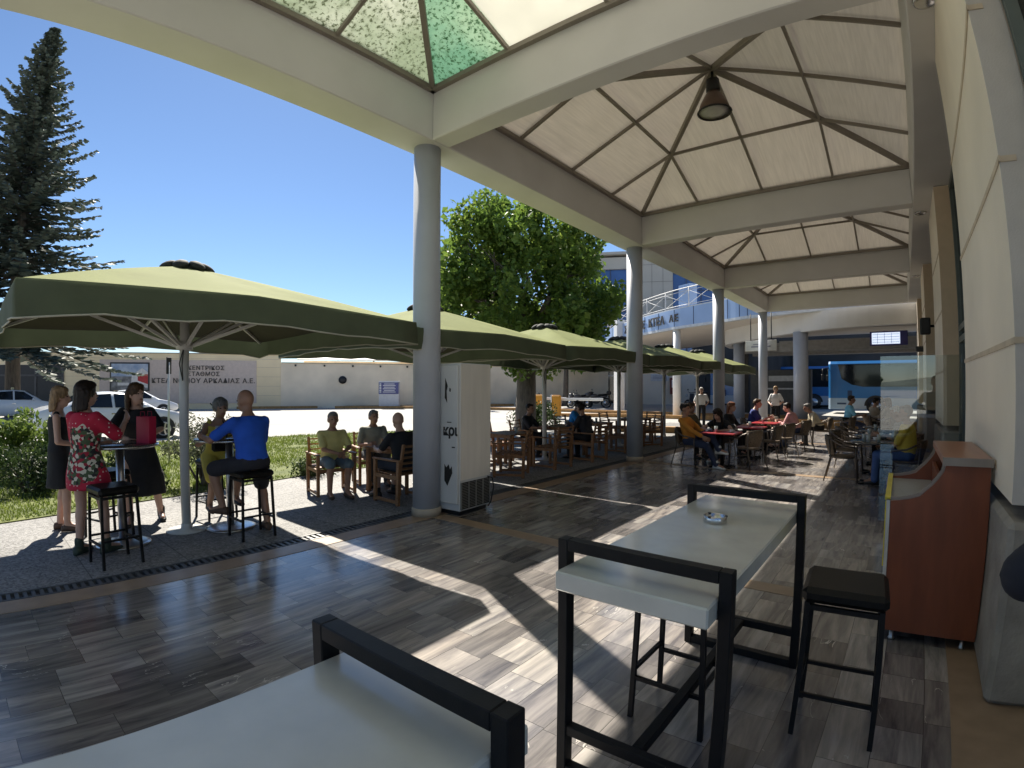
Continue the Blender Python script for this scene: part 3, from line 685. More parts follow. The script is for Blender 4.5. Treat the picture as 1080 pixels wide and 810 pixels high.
# hanging sign and departure board
t = thing('hanging_sign', 'white sign hanging on two rods under the far soffit', 'sign', (-4.85, 21.9, 3.2), -.05)
b = MB(); b.box((0, 0, 0), (1.2, .08, .42), bev=.01); s = obj('board', b, mat('sign_white', (.55, .55, .52), .6), t)
b = MB(); b.box((0, -.045, .05), (.6, .01, .03)); b.box((0, -.045, -.04), (.75, .01, .05)); obj('text_line', b, MATS['notice_ink'], s)
b = MB()
for x in (-.4, .4): b.tube([(x, 0, .2), (x, 0, 1.3)], .02, 6)
obj('rod', b, black_metal, t)
t = thing('departure_board', 'small lit departure screen hung beneath the far ceiling', 'screen', (-.48, 23.6, 3.42))
b = MB(); b.box((.1, 0, 0), (1.35, .16, .55), bev=.02); obj('housing', b, mat('screen_blue', (.03, .025, .16), .4), t)
b = MB(); b.box((0, -.09, 0), (1.0, .02, .44)); s = obj('display', b, emis('lit_screen', (.72, .82, 1.0), .35), t)
b = MB()
for i in range(4): b.box((0, -.104, .15-.1*i), (.95, .006, .012))
for x in (-.3, -.05, .2): b.box((x, -.104, 0), (.012, .006, .4))
obj('text_line', b, mat('screen_ink', (.12, .2, .5), .5), s)

# ------------------------------------------------------------------ coach
def coach(loc, rz, label, L=12.0):
    t = thing('coach', label, 'bus', loc, rz, group='parked blue coaches')
    paint = mat('coach_blue', (.022, .15, .40), .3, var=.12, scale=.5, coat=.5); low = mat('coach_silver', (.50, .54, .58), .35, var=.1, scale=.5, col2=(.25, .42, .60))
    def prof(y, z0, z1, w, b=.0):
        return [(-w, y, z0), (-w, y, z1-b), (-w+b, y, z1), (w-b, y, z1), (w, y, z1-b), (w, y, z0)]
    b = MB(); st = [(-L/2, .9), (-L/2+.12, .99), (L/2-.5, 1.0), (L/2-.12, .97), (L/2, .86)]
    b.loft([prof(y, .95, 3.15, 1.24*w, .16) for y, w in st], smooth=False); obj('body', b, paint, t)
    b = MB(); b.loft([prof(y, .28, .95, 1.235*w, .001) for y, w in st], smooth=False); obj('skirt', b, low, t)
    for s in (-1, 1):
        b = MB(); pts = [(-L/2+.5, 1.62), (L/2-1.9, 1.62), (L/2-1.3, 1.75), (L/2-.75, 2.1), (L/2-.55, 2.95), (-L/2+.5, 2.95)]
        b.plate([(s*1.243, y, z) for y, z in pts], (s*.008, 0, 0)); obj('window', b, dark_glass, t)
        for y in (L/2-2.6, -L/2+3.2):
            w = MB(); M = Matrix.Rotation(PI/2, 3, 'Y'); w.lathe([(.50, -.15), (.50, .15)], c=(s*1.13, y, .50), n=24, M=M); wh = obj('wheel', w, black_plastic, t)
            w = MB(); w.lathe([(.28, -.16), (.28, .16)], c=(s*1.13, y, .50), n=20, M=M); obj('rim', w, steel, wh)
            w = MB(); w.plate([(s*1.237, y+.62*math.cos(a), .5+.62*math.sin(a)) for a in [PI*i/12 for i in range(13)]], (s*.004, 0, 0)); obj('wheel_arch', w, black_plastic, t)
        b = MB(); b.box((s*1.245, L/2-.75, .62), (.01, .5, .1)); b.box((s*1.245, L/2-1.2, 1.15), (.012, .25, .5)); obj('hatch', b, mat('hatch_dark', (.02, .05, .12), .4), t)
    b = MB(); b.plate([(x, L/2+.002, z) for x, z in ((-1.0, 1.2), (1.0, 1.2), (1.0, 2.95), (-1.0, 2.95))], (0, .012, 0)); obj('windscreen', b, dark_glass, t)
    for s in (-1, 1):
        b = MB(); b.ell((s*.75, L/2-.02, .75), (.2, .08, .14)); obj('headlight', b, chrome, t)
        b = MB(); b.tube([(s*1.0, L/2-.05, 2.8), (s*1.3, L/2+.3, 2.7), (s*1.32, L/2+.32, 2.35)], .03, 6); mi_ = obj('mirror_arm', b, black_plastic, t); b = MB(); b.box((s*1.32, L/2+.32, 2.2), (.2, .1, .38), bev=.03); obj('mirror', b, black_plastic, mi_)
    return t
coach((2.1, 36.6, -.06), PI/2, 'blue coach with dark windows parked in the shade of the far hall')
coach((-8.0, 44.0, -.06), PI/2, 'second blue coach mostly hidden behind the broad far column', 11)

# ------------------------------------------------------------------ cars
def car(loc, rz, label, taxi=False, col=(.66, .68, .70)):
    t = thing('parked_car', label, 'car', loc, rz, group='white cars on the road')
    paint = mat('white_car_paint', col, .25, var=.02, coat=.6)
    # stations: y, z_low, z_belt, half width, z_roof, half roof width
    S = [(-2.2, .42, .78, .70, .78, .6), (-2.12, .32, .92, .80, .92, .7), (-1.85, .28, 1.0, .85, 1.01, .72), (-1.35, .26, 1.0, .87, 1.12, .66), (-.75, .25, .98, .88, 1.42, .58),
         (-.1, .25, .96, .88, 1.47, .60), (.45, .25, .95, .88, 1.42, .58), (.95, .25, .94, .88, 1.12, .64), (1.2, .26, .92, .87, .95, .74), (1.75, .28, .83, .85, .84, .70), (2.1, .34, .70, .78, .71, .62), (2.22, .42, .60, .66, .605, .55)]
    def ring(y, zl, zb, w, zr, wr):
        k = []
        for s in (1, -1):
            h = [(s*w*.90, y, zl), (s*w, y, zl+(zb-zl)*.35), (s*w, y, zl+(zb-zl)*.7), (s*w*.955, y, zb), (s*(w*.955*.5+wr*.5), y, zb+(zr-zb)*.55), (s*wr, y, zb+(zr-zb)*.93), (s*wr*.6, y, zr)]
            k += h if s == 1 else h[::-1]
        return k
    b = MB(); b.loft([ring(*s) for s in S]); bo = obj('body', b, paint, t)
    for s in (-1, 1):
        for ys in (((-1.28, 1.06), (-.80, 1.36), (-.12, 1.41), (-.12, 1.0), (-1.2, 1.03)), ((-.04, 1.0), (-.04, 1.41), (.38, 1.37), (.86, 1.05), (.80, 1.0))):
            def sx(y, z):
                zr = 1.45; f = max(0, min(1, (z-.97)/(zr-.97))); return s*(.845*(1-f)+.60*f+.012)
            q = MB(); q.plate([(sx(y, z), y, z) for y, z in ys], (s*.006, 0, 0)); obj('window', q, dark_glass, t)
        q = MB(); q.ell((s*.95, .78, 1.02), (.1, .06, .07)); obj('mirror', q, paint, t)
        q = MB(); q.ell((s*.58, 2.06, .64), (.17, .12, .075)); obj('headlight', q, mat('lamp_glass', (.5, .52, .55), .1), t)
        q = MB(); q.ell((s*.66, -2.10, .82), (.13, .08, .09)); obj('tail_light', q, mat('tail_red', (.4, .02, .02), .2), t)
        q = MB()
        for y in (-.08, -1.15): q.box((s*.882, y, .82), (.012, .16, .03))
        obj('door_handle', q, chrome, t)
        for y in (1.35, -1.3):
            M = Matrix.Rotation(PI/2, 3, 'Y')
            w = MB(); w.plate([(s*.874, y+.37*math.cos(a), .32+.37*math.sin(a)) for a in [2*PI*i/20 for i in range(20)]], (s*.012, 0, 0)); obj('wheel_arch', w, black_plastic, t)
            w = MB(); w.lathe([(.2, -.1), (.31, -.09), (.315, 0), (.31, .09), (.2, .1)], c=(s*.82, y, .31), n=24, M=M); wh = obj('tyre', w, mat('tyre_rubber', (.02, .02, .02), .8), t)
            w = MB()
            for k in range(5):
                a = 2*PI*k/5; w.bar((s*.915, y, .31), (s*.915, y+.2*math.cos(a), .31+.2*math.sin(a)), .05, .03, up=(1, 0, 0))
            w.tube([(s*.915, y+.2*math.cos(2*PI*i/20), .31+.2*math.sin(2*PI*i/20)) for i in range(20)], .022, 6, closed=True); w.ell((s*.91, y, .31), (.02, .05, .05)); obj('rim', w, steel, wh)
    for ys, zs in (((.50, .98), (1.405, 1.02)), ((-.82, -1.36), (1.40, 1.07))):
        q = MB(); w0, w1 = .52, .66
        q.plate([(-w0, ys[0], zs[0]+.02), (w0, ys[0], zs[0]+.02), (w1, ys[1], zs[1]+.03), (-w1, ys[1], zs[1]+.03)], (0, .004, .006)); obj('windscreen', q, dark_glass, t)
    if taxi:
        q = MB(); q.box((0, -.1, 1.52), (.3, .14, .12), bev=.03); obj('roof_sign', q, mat('taxi_sign', (.6, .52, .3), .5), t)
    return t
car((-32.0, 1.9, -.06), .0, 'white taxi with a small roof sign, leftmost behind the bushes', True)
car((-32.4, 7.6, -.06), .0, 'white saloon parked along the cream wall under the poster')
car((-18.9, 3.75, -.06), .05, 'nearest white car, seen between the women and the umbrella pole')

# ------------------------------------------------------------------ barriers, motorcycles
def barrier(loc, rz, label, arm):
    t = thing('barrier_post', label, 'barrier', loc, rz, group='orange parking barriers')
    b = MB(); b.box((0, 0, .62), (.46, .36, 1.1), bev=.07); obj('cabinet', b, mat('barrier_orange', (.55, .24, .015), .45, var=.08), t)
    b = MB(); b.box((-.24, 0, .62), (.05, .38, 1.12), bev=.02); b.box((0, 0, .05), (.5, .42, .12)); obj('side_panel', b, white_paint, t)
    b = MB(); b.box((arm/2, .24, .95), (arm, .06, .14), bev=.02); b.box((.0, .2, .95), (.2, .12, .2)); obj('boom', b, white_paint, t)
barrier((-14.3, 21.4, -.02), .45, 'nearer orange barrier cabinet with a white boom', 2.3)
barrier((-15.9, 22.2, -.02), .45, 'farther orange barrier cabinet half behind the tree trunk', 1.4)
def motorcycle(loc, rz, label, scooter=False, s=1.0):
    t = thing('scooter' if scooter else 'motorcycle', label, 'scooter' if scooter else 'motorcycle', loc, rz)
    t.scale = (s, s, s); M = Matrix.Rotation(PI/2, 3, 'Y'); rw = .24 if scooter else .31
    for y in (-.62, .68):
        w = MB(); w.tube([(0, y+rw*math.cos(2*PI*i/24), rw+rw*math.sin(2*PI*i/24)) for i in range(24)], .055, 8, closed=True); wh = obj('wheel', w, MATS['tyre_rubber'], t)
        w = MB(); w.lathe([(rw*.62, -.03), (rw*.62, .03)], c=(0, y, rw), n=16, M=M); obj('rim', w, steel, wh)
    bp = mat('scooter_grey' if scooter else 'bike_dark', (.06, .06, .065) if not scooter else (.10, .10, .11), .3, coat=.4)
    b = MB(); c = 0
    if scooter:
        b.loft([[(x*.17, y, z) for x, z in ((-1, zl), (-1, zh), (1, zh), (1, zl))] for y, zl, zh in ((-.85, .4, .62), (-.4, .28, .68), (.1, .26, .34), (.35, .26, .34))], smooth=False)
        b.loft([[(x*.2, y, z) for x, y, z in ((-1, .35, .28), (-.8, .42, .28), (.8, .42, .28), (1, .35, .28))], [(x*.2, y, z) for x, y, z in ((-1, .28, .95), (-.8, .36, .95), (.8, .36, .95), (1, .28, .95))]], smooth=False)
    else:
        b.ell((0, .18, .78), (.15, .32, .16)); b.ell((0, .05, .45), (.16, .28, .2)); b.ell((0, .62, .85), (.14, .2, .18)); b.cap((0, .2, .6), (0, -.6, .78), .12, .1)
    obj('body', b, bp, t)
    b = MB(); b.cap((0, -.15, .82), (0, -.65, .86), .1, .09); obj('seat', b, leather, t)
    b = MB(); b.tube([(0, .68, rw), (0, .42, .98)], .035, 8); obj('fork', b, steel, t)
    b = MB(); b.tube([(-.36, .25, 1.04), (0, .4, 1.0), (.36, .25, 1.04)], .02, 8); obj('handlebar', b, black_metal, t)
    b = MB()
    for x in (-.32, .32): b.tube([(x, .3, 1.04), (x*1.1, .34, 1.2)], .01, 5); b.ell((x*1.1, .34, 1.23), (.07, .02, .05))
    obj('mirror', b, black_plastic, t)
    b = MB(); b.ell((0, .76, .82), (.09, .06, .09)); obj('headlight', b, MATS['lamp_glass'], t)
    b = MB(); b.box((0, -.8, 1.0), (.34, .3, .28), bev=.08); obj('top_box', b, black_plastic, t)
motorcycle((-19.8, 35.3, -.06), 2.2, 'dark touring motorcycle parked before the far door', s=1.15)
motorcycle((-20.8, 34.4, -.06), 2.4, 'black motorcycle beside the touring bike before the far wall', s=1.1)
motorcycle((-13.8, 40.2, -.06), 1.2, 'grey scooter parked by the maroon cabinet', True, 1.15)
motorcycle((-25.5, 34.0, -.06), 2.0, 'small dark motorcycle seen past the tree trunk')
# ------------------------------------------------------------------ vegetation
def leaf_mat(name, c1, c2, scale, tr=.35, rough=.5):
    return mat(name, c1, rough, var=.0, scale=scale, col2=c2, trans=tr, spec=.3)
def leaf_quad(mb, p, s, rnd, asp=.7, up=None, mi=0):
    a = Vector((rnd.gauss(0, 1), rnd.gauss(0, 1), rnd.gauss(0, 1))).normalized()
    if up is not None: a = (a+Vector(up)).normalized()
    u = a.orthogonal().normalized(); u = Matrix.Rotation(rnd.uniform(0, 2*PI), 3, a) @ u; v = a.cross(u)
    l = s*rnd.uniform(.7, 1.25); w = l*asp
    mb.add([p-u*l*.5, p+v*w*.5+a*l*.12, p+u*l*.5, p-v*w*.5+a*l*.12], [[0, 1, 2], [0, 2, 3]], mi)
def limbs(mb, p, d, L, r, rnd, depth, tips, up=.25):
    n = 5; pts = [p]; rs = [r]; q = Vector(p); d = Vector(d)
    for i in range(n):
        d = (d+Vector((rnd.gauss(0, .16), rnd.gauss(0, .16), rnd.gauss(0, .1)+up*.12))).normalized()
        q = q+d*(L/n); pts.append(q.copy()); rs.append(r*(1-.55*(i+1)/n))
    mb.tube(pts, rs, 8 if depth > 1 else 5)
    if depth == 0: tips.append(q); return
    for k in range(3):
        a = Vector((rnd.gauss(0, 1), rnd.gauss(0, 1), rnd.gauss(.25, .6))).normalized()
        limbs(mb, pts[rnd.choice((3, 4, 5))], (d*.6+a*.8), L*.62, rs[-1]*.8, rnd, depth-1, tips, up)
bark_m = mat('grey_brown_bark', (.12, .10, .08), .9, var=.35, scale=6, stretch=(3, 3, .6), bump=.6, bscale=14)
def broad_tree(loc, label, H, Rc, zc, trunk_r, n_clump, per, leaf, leafm, seed, name='plane_tree', hang=(), leafm2=None):
    rnd = random.Random(seed); t = thing(name, label, 'tree', loc)
    b = MB(); zb = zc-Rc*.55
    b.tube([(0, 0, -.1), (.02, 0, .25), (.05, .03, zb*.5), (.02, .05, zb)], [trunk_r*1.35, trunk_r*1.02, trunk_r*.92, trunk_r*.85], 16)
    tips = []
    for k in range(6):
        a = 2*PI*k/6+rnd.uniform(-.3, .3); limbs(b, Vector((0, .04, zb-.1)), (math.cos(a)*.8, math.sin(a)*.8, .8), Rc*.68, trunk_r*.5, rnd, 2, tips)
    obj('trunk', b, bark_m, t)
    f = MB(); cl = []
    while len(cl) < n_clump:
        p = Vector((rnd.uniform(-1, 1), rnd.uniform(-1, 1), rnd.uniform(-1, 1))); l = p.length
        if l > 1 or l < .35: continue
        q = Vector((p.x*Rc, p.y*Rc, zc+p.z*(H-zc)))
        lump = 1+.22*mnoise.noise(p.normalized()*2.3+Vector((seed, 0, 0)))
        cl.append((Vector((q.x*lump, q.y*lump, zc+(q.z-zc)*lump)), Rc*rnd.uniform(.13, .24)))
    for (x, y, z, r) in hang: cl.append((Vector((x, y, z)), r))
    for c, r in cl:
        m_ = int(per*(r/(Rc*.18))**2)
        for i in range(m_):
            d = Vector((rnd.gauss(0, 1), rnd.gauss(0, 1), rnd.gauss(0, .8))); d = d.normalized()*r*rnd.random()**.45
            leaf_quad(f, c+d, leaf*rnd.choice((.6, .85, 1, 1.2)), rnd, rnd.uniform(.55, .9), up=(0, 0, .5), mi=1 if rnd.random() < .22 else 0)
    obj('crown', f, [leafm, leafm2 or leafm], t, fix=False)
    return t
lm1 = leaf_mat('plane_leaves', (.075, .135, .022), (.17, .26, .05), 1.1, .48)
broad_tree((-10.75, 14.1, 0), 'big leafy plane tree rising behind the umbrellas', 8.0, 3.15, 4.9, .37, 175, 170, .20, lm1, 4, leafm2=leaf_mat('young_plane_leaves', (.15, .22, .03), (.25, .33, .07), 1.1, .5),
           hang=[(-1.6, -1.1, 2.35, .45), (-1.0, -1.2, 2.2, .35), (.3, .9, 2.15, .4), (-1.9, -.3, 2.6, .5), (1.2, 1.5, 2.5, .5)])
lm2 = leaf_mat('street_leaves', (.04, .075, .02), (.085, .13, .04), .6, .3)
broad_tree((-23.5, 36.5, 0), 'dark green street tree behind the plane tree against the blue glass', 9.0, 3.0, 6.0, .25, 60, 70, .34, lm2, 9, 'street_tree')
broad_tree((-27.5, 27.3, .05), 'slim young tree on the verge behind the fridge', 6.5, 1.7, 4.6, .14, 30, 60, .26, lm2, 12, 'street_tree')
broad_tree((-29.8, 30.6, .05), 'second young tree on the verge with a leaning trunk', 6.0, 1.6, 4.4, .13, 30, 60, .26, lm2, 15, 'street_tree')
for i, (x, y, r, l) in enumerate(((-26, -82, 2.6, 'round dark tree beyond the open end of the terrace'), (-6, -90, 2.9, 'broad tree far behind the open end of the terrace'), (14, -86, 2.7, 'tree behind the terrace next to the pale road'))):
    broad_tree((x, y, 0), l, r*1.7, r, r*.95, .3, 40, 40, .8, lm2, 30+i, 'street_tree')

def spruce(loc, label, H, R0, z0, seed):
    rnd = random.Random(seed); t = thing('spruce', label, 'tree', loc)
    b = MB(); b.tube([(0, 0, -.1), (0, 0, H*.4), (.02, 0, H)], [.26, .16, .015], 10); f = MB()
    z = z0
    while z < H-.15:
        fr = (z-z0)/(H-z0); L0 = R0*(1-fr)**1.02+.10; nb = 9 if fr < .6 else 7; a0 = rnd.uniform(0, 6.28)
        for k in range(nb):
            a = a0+2*PI*k/nb+rnd.uniform(-.28, .28); L = L0*rnd.uniform(.68, 1.10); d = Vector((math.cos(a), math.sin(a), 0)); s = Vector((-d.y, d.x, 0))
            el = .55*fr-.12+rnd.uniform(-.1, .1)
            pts = []
            for i in range(6):
                u = i/5; pts.append(Vector((0, 0, z))+d*L*u+Vector((0, 0, L*(el*u-.40*u*u*(1-fr)+.30*u**3))))
            b.tube(pts, [.035*(1-fr)+.008, .028*(1-fr)+.007, .02*(1-fr)+.006, .014, .009, .004], 4)
            nt = int(10+L*11)
            for j in range(nt):
                u = (j+rnd.random())/nt; u = .1+.9*u; i = min(4, int(u*5)); p = pts[i].lerp(pts[i+1], u*5-i)
                for sd in (-1, 1):
                    wl = (.14+.36*L*.35*(1-u)**.7)*rnd.uniform(.5, 1.2); w = .045+.045*rnd.random()
                    dirv = (d*rnd.uniform(.5, 1.0)+s*sd*rnd.uniform(.6, 1.1)+Vector((0, 0, rnd.uniform(-.35, .2)))).normalized()
                    sidev = dirv.cross(Vector((rnd.gauss(0, .6), rnd.gauss(0, .6), 1))).normalized()
                    e = p+dirv*wl
                    f.add([p-sidev*w*.4, p+sidev*w*.4, p.lerp(e, .6)+sidev*w*.8, e, p.lerp(e, .6)-sidev*w*.8], [[0, 1, 2, 3, 4]])
        z += .17+.12*(1-fr)*rnd.uniform(.8, 1.2)
    obj('trunk', b, bark_m, t); obj('crown', f, leaf_mat('spruce_needles', (.06, .085, .066), (.13, .16, .13), 1.5, .12, .6), t, fix=False); return t
sp_ = spruce((-35.4, 2.0, -.5), 'tall dark blue green spruce rising behind the white taxi', 13.2, 4.05, 2.35, 3); sp_.scale = (1.72, 1.72, 1.72)

def shrub(loc, label, r, h, n, leaf, m, seed, asp=.5, name='shrub', stem=0.0, up=None):
    rnd = random.Random(seed); t = thing(name, label, 'shrub', loc); f = MB(); b = MB()
    cl = [(Vector((rnd.uniform(-1, 1)*r[0]*.7, rnd.uniform(-1, 1)*r[1]*.7, stem+h*rnd.uniform(.15, .85))), rnd.uniform(.25, .45)) for _ in range(16)]
    for c, s in cl:
        b.tube([(c.x*.15, c.y*.15, 0), (c.x*.5, c.y*.5, c.z*.55), c], [.025, .015, .006], 5)
        for i in range(n//16):
            d = Vector((rnd.gauss(0, 1), rnd.gauss(0, 1), rnd.gauss(0, 1))).normalized()*s*rnd.random()**.4*min(r)*1.25
            p = c+d; p.z = max(.03, p.z); leaf_quad(f, p, leaf, rnd, asp, up)
    if stem > .1: b.tube([(0, 0, 0), (.05, .02, stem*.6), (.0, .0, stem+h*.3)], [.09, .07, .04], 8)
    obj('stem', b, bark_m, t); obj('foliage', f, m, t, fix=False); return t
sh1 = leaf_mat('fresh_shrub_leaves', (.09, .15, .025), (.19, .25, .06), 2.5, .4); sh2 = leaf_mat('dark_shrub_leaves', (.03, .055, .018), (.07, .10, .03), 3, .25); sh3 = leaf_mat('rosemary_leaves', (.10, .12, .07), (.20, .21, .13), 4, .25)
shrub((-11.2, .62, 0), 'bright green bush at the left edge beside the lawn', (.75, .5), 1.25, 2600, .11, sh1, 41)
shrub((-10.6, 1.15, 0), 'airy bush with round leaves just left of the woman in black', (.6, .45), 1.2, 1400, .10, sh1, 42, .8)
shrub((-9.6, .75, 0), 'low dark clipped bush in front of the bright green one', (.7, .55), .62, 2400, .07, sh2, 43)
shrub((-8.9, 2.15, 0), 'dark rounded shrub behind the woman in the long black dress', (.5, .42), .62, 1700, .07, sh2, 44)
shrub((-8.6, 3.05, 0), 'grey green rosemary bush on a bent stem behind the pole', (.62, .55), .72, 3000, .085, sh3, 45, .22, stem=.35)
shrub((-8.3, 4.75, 0), 'small low weed clump beside the wooden armchair', (.35, .3), .28, 800, .06, sh2, 46)
shrub((-11.8, 16.3, 0), 'low dark hedge plant under the plane tree by the orange barrier', (1.2, .7), .8, 2200, .12, sh2, 47)
# grass blades over the lawn
rnd = random.Random(5); g = MB()
LP = [(-7.49, -3), (-7.62, .2), (-8.02, 2.0), (-8.47, 5.0), (-8.17, 7.0), (-8.6, 9.2), (-14.0, 12.0), (-15.2, 9.3), (-16.3, 4.6), (-16.4, -3)]
def inside(x, y):
    c = False; j = len(LP)-1
    for i in range(len(LP)):
        if (LP[i][1] > y) != (LP[j][1] > y) and x < (LP[j][0]-LP[i][0])*(y-LP[i][1])/(LP[j][1]-LP[i][1])+LP[i][0]: c = not c
        j = i
    return c
k = 0
while k < 42000:
    x = -7.4-9*rnd.random()**1.35; y = rnd.uniform(-2, 12)
    if not inside(x, y): continue
    k += 1
    dn = mnoise.noise(Vector((x*.8, y*.8, 3))); 
    if dn < -.28 and rnd.random() < .75: continue
    h = rnd.uniform(.025, .065)*(1.2+dn); a = rnd.uniform(0, 6.28); w = .006+.0006*abs(x); dx, dy = math.cos(a)*w, math.sin(a)*w; lx, ly = rnd.gauss(0, .02), rnd.gauss(0, .02)
    g.add([(x-dx, y-dy, .01), (x+dx, y+dy, .01), (x+lx, y+ly, h)], [[0, 1, 2]])
o = obj('grass', g, leaf_mat('grass_blades', (.10, .15, .02), (.20, .24, .05), .9, .4), fix=False); o['kind'] = 'stuff'
b = MB()
pr = [(-400, -330, 0), (400, -330, 0)]
n = 60; vs = []
for i in range(n+1):
    x = -420+840*i/n; z = 5+4*mnoise.noise(Vector((x*.01, 0, 0)))+2*mnoise.noise(Vector((x*.04, 5, 0)))
    vs += [(x, -260, -1), (x, -330, z), (x, -390, -1)]
b.add(vs, [[i*3+j, i*3+j+1, i*3+j+4, i*3+j+3] for i in range(n) for j in range(2)]); struct('hills', b, mat('hazy_hill', (.12, .14, .12), .9, var=.2, scale=.05))
# ------------------------------------------------------------------ furniture in the foreground
def bar_table(loc, rz, label, L, W, zt, ends):
    t = thing('bar_table', label, 'table', loc, rz, group='tall grey bar tables')
    b = MB(); b.box((0, 0, zt-.035), (W, L, .07), bev=.006); obj('tabletop', b, grey_top, t)
    s = .042; xo = W/2+s/2+.003; zl = zt+.092
    for y in ends:
        b = MB()
        for x in (-xo, xo): b.box((x, y, zl/2), (s, s+.012, zl), bev=.003)
        b.box((0, y, zl-s/2), (2*xo-s, s+.010, s), bev=.003); b.box((0, y, s/2), (2*xo-s, s+.008, s), bev=.003); b.box((0, y, .20), (2*xo-s, s, s), bev=.003)
        obj('leg_frame', b, black_metal, t)
    b = MB(); b.box((0, sum(ends)/2, .20), (s, abs(ends[1]-ends[0])-s-.004, s), bev=.003); obj('stretcher', b, black_metal, t)
    return t
bar_table((-.765, 2.39, 0), 0, 'tall grey bar table with a steel ashtray on it', 1.68, .56, .878, (-.725, .67))
bar_table((-.853, -.068, 0), R(.7), 'tall grey bar table cut off at the lower left corner', 1.72, .54, .875, (-.72, .76))
t = thing('ashtray', 'round steel ashtray on the grey bar table', 'ashtray', (-.79, 2.60, .876))
b = MB(); b.lathe([(.052, 0), (.056, .004), (.056, .034), (.053, .036), (.050, .033), (.050, .006), (.01, .005)], n=36); obj('bowl', b, chrome, t)
b = MB()
for a in (.3, 2.4, 4.5): b.box((.053*math.cos(a), .053*math.sin(a), .034), (.012, .012, .008), rz=a)
obj('rest_notch', b, black_plastic, t)
def make_stool(loc, rz, label, h=.69, w=.35):
    t = thing('bar_stool', label, 'stool', loc, rz, group='black bar stools')
    b = MB(); b.box((0, 0, h-.03), (w, w, .07), bev=.022); obj('seat', b, leather, t)
    i = w/2-.025; o = w/2-.005; zl = h-.064
    for sx in (-1, 1):
        for sy in (-1, 1):
            b = MB(); b.bar((sx*o, sy*o, 0), (sx*i, sy*i, zl), .022, up=(0, 1, 0)); obj('leg', b, black_metal, t)
    b = MB(); f = w/2-.012
    for sx in (-1, 1):
        b.bar((sx*f, -f, .24), (sx*f, f, .24), .018); b.bar((-f, sx*f, .20), (f, sx*f, .20), .018)
    obj('footrail', b, black_metal, t); b = MB()
    for sx in (-1, 1): b.bar((sx*i, -i, zl-.02), (sx*i, i, zl-.02), .022); b.bar((-i, sx*i, zl-.021), (i, sx*i, zl-.021), .022)
    obj('seat_frame', b, black_metal, t); return t
st0 = make_stool((-.185, 2.60, 0), R(3), 'black bar stool beside the right side of the grey bar table')
dup(st0, (-.85, 2.33, 0), 0, 'black bar stool pushed in under the grey bar table')
dup(st0, (-5.34, 1.07, 0), R(8), 'black bar stool in front of the women and their tall round table')
dup(st0, (-6.35, 1.22, 0), R(20), 'black bar stool behind the tall round table with the red bag')
dup(st0, (-5.38, 2.37, 0), 0, 'black bar stool the man in blue sits on')
dup(st0, (-6.48, 2.42, 0), R(5), 'black bar stool under the woman in yellow')

# counter
t = thing('counter', 'red brown laminate serving counter with a curved cutaway side against the wall', 'counter', (0, 0, 0))
lam = mat('cherry_laminate', (.225, .064, .028), .38, var=.16, scale=3, stretch=(4, 4, .7), spec=.5)
edge_m = mat('laminate_edge', (.28, .24, .21), .5)
CP = [(-.04, .07), (.497, .07), (.497, 1.10), (.255, 1.10), (.245, 1.06), (.22, 1.02), (.19, .98), (.155, .945), (.12, .908), (.07, .89), (.01, .876), (-.04, .87)]
for y in (3.66, 4.68):
    b = MB(); b.plate([(x, y, z) for x, z in CP], (0, .03, 0)); p = obj('side_panel', b, lam, t)
    e = MB()
    for (x0, z0), (x1, z1) in zip(CP[3:-1], CP[4:]): e.bar((x0, y+.015, z0+.003), (x1, y+.015, z1+.003), .036, .005, up=(0, 1, 0))
    obj('edge_band', e, edge_m, p)
b = MB(); b.box((.37, 4.19, 1.125), (.27, 1.12, .045), bev=.004); s = obj('upper_shelf', b, mat('cherry_top', (.32, .14, .085), .3, var=.12, scale=3, stretch=(4, .7, 4)), t)
b = MB(); b.box((.37, 3.628, 1.125), (.274, .006, .047)); obj('edge_band', b, edge_m, s)
b = MB(); b.box((.09, 4.185, .845), (.27, .985, .03)); obj('worktop', b, mat('grey_worktop', (.30, .30, .29), .4, var=.1, scale=40), t)
b = MB(); b.box((.24, 4.185, .55), (.02, .985, .9)); obj('back_panel', b, lam, t)
b = MB(); b.box((-.052, 4.185, .48), (.02, 1.04, .80)); f = obj('front_panel', b, mat('front_white', (.60, .60, .58), .4), t)
b = MB(); b.box((-.066, 4.185, .66), (.006, 1.0, .40)); obj('yellow_sheet', b, mat('sheet_yellow', (.70, .58, .03), .5), f)
b = MB(); b.box((-.056, 4.185, .882), (.032, 1.04, .018)); obj('front_edge', b, mat('edge_yellow', (.62, .52, .06), .5), f)
for x, y in ((.02, 3.70), (.43, 3.70), (.02, 4.66), (.43, 4.66)):
    b = MB(); b.lathe([(.016, 0), (.020, .01), (.014, .02), (.012, .07)], c=(x, y, 0), n=14); obj('leg', b, steel, t)
t = thing('crate', 'deep blue plastic crate on a stack behind the red brown counter', 'crate', (.13, 5.15, .40))
b = MB()
for x, y, w, d in ((-.2, 0, .02, .36), (.2, 0, .02, .36), (0, -.18, .42, .02), (0, .18, .42, .02)): b.box((x, y, .21), (w, d, .30), bev=.004)
b.box((0, 0, .07), (.4, .34, .02)); bl = obj('body', b, mat('crate_blue', (.012, .03, .20), .4), t)
b = MB()
for y in (-.195, .195): b.box((0, y, .34), (.45, .02, .04))
for x in (-.215, .215): b.box((x, 0, .34), (.02, .37, .04))
obj('rim', b, mat('crate_rim', (.03, .07, .33), .4), bl)
t = thing('crate', 'yellow plastic crate under the blue one behind the counter', 'crate', (.13, 5.15, 0))
b = MB(); b.box((0, 0, .23), (.42, .36, .44), bev=.02); obj('body', b, MATS['sheet_yellow'], t)
b = MB()
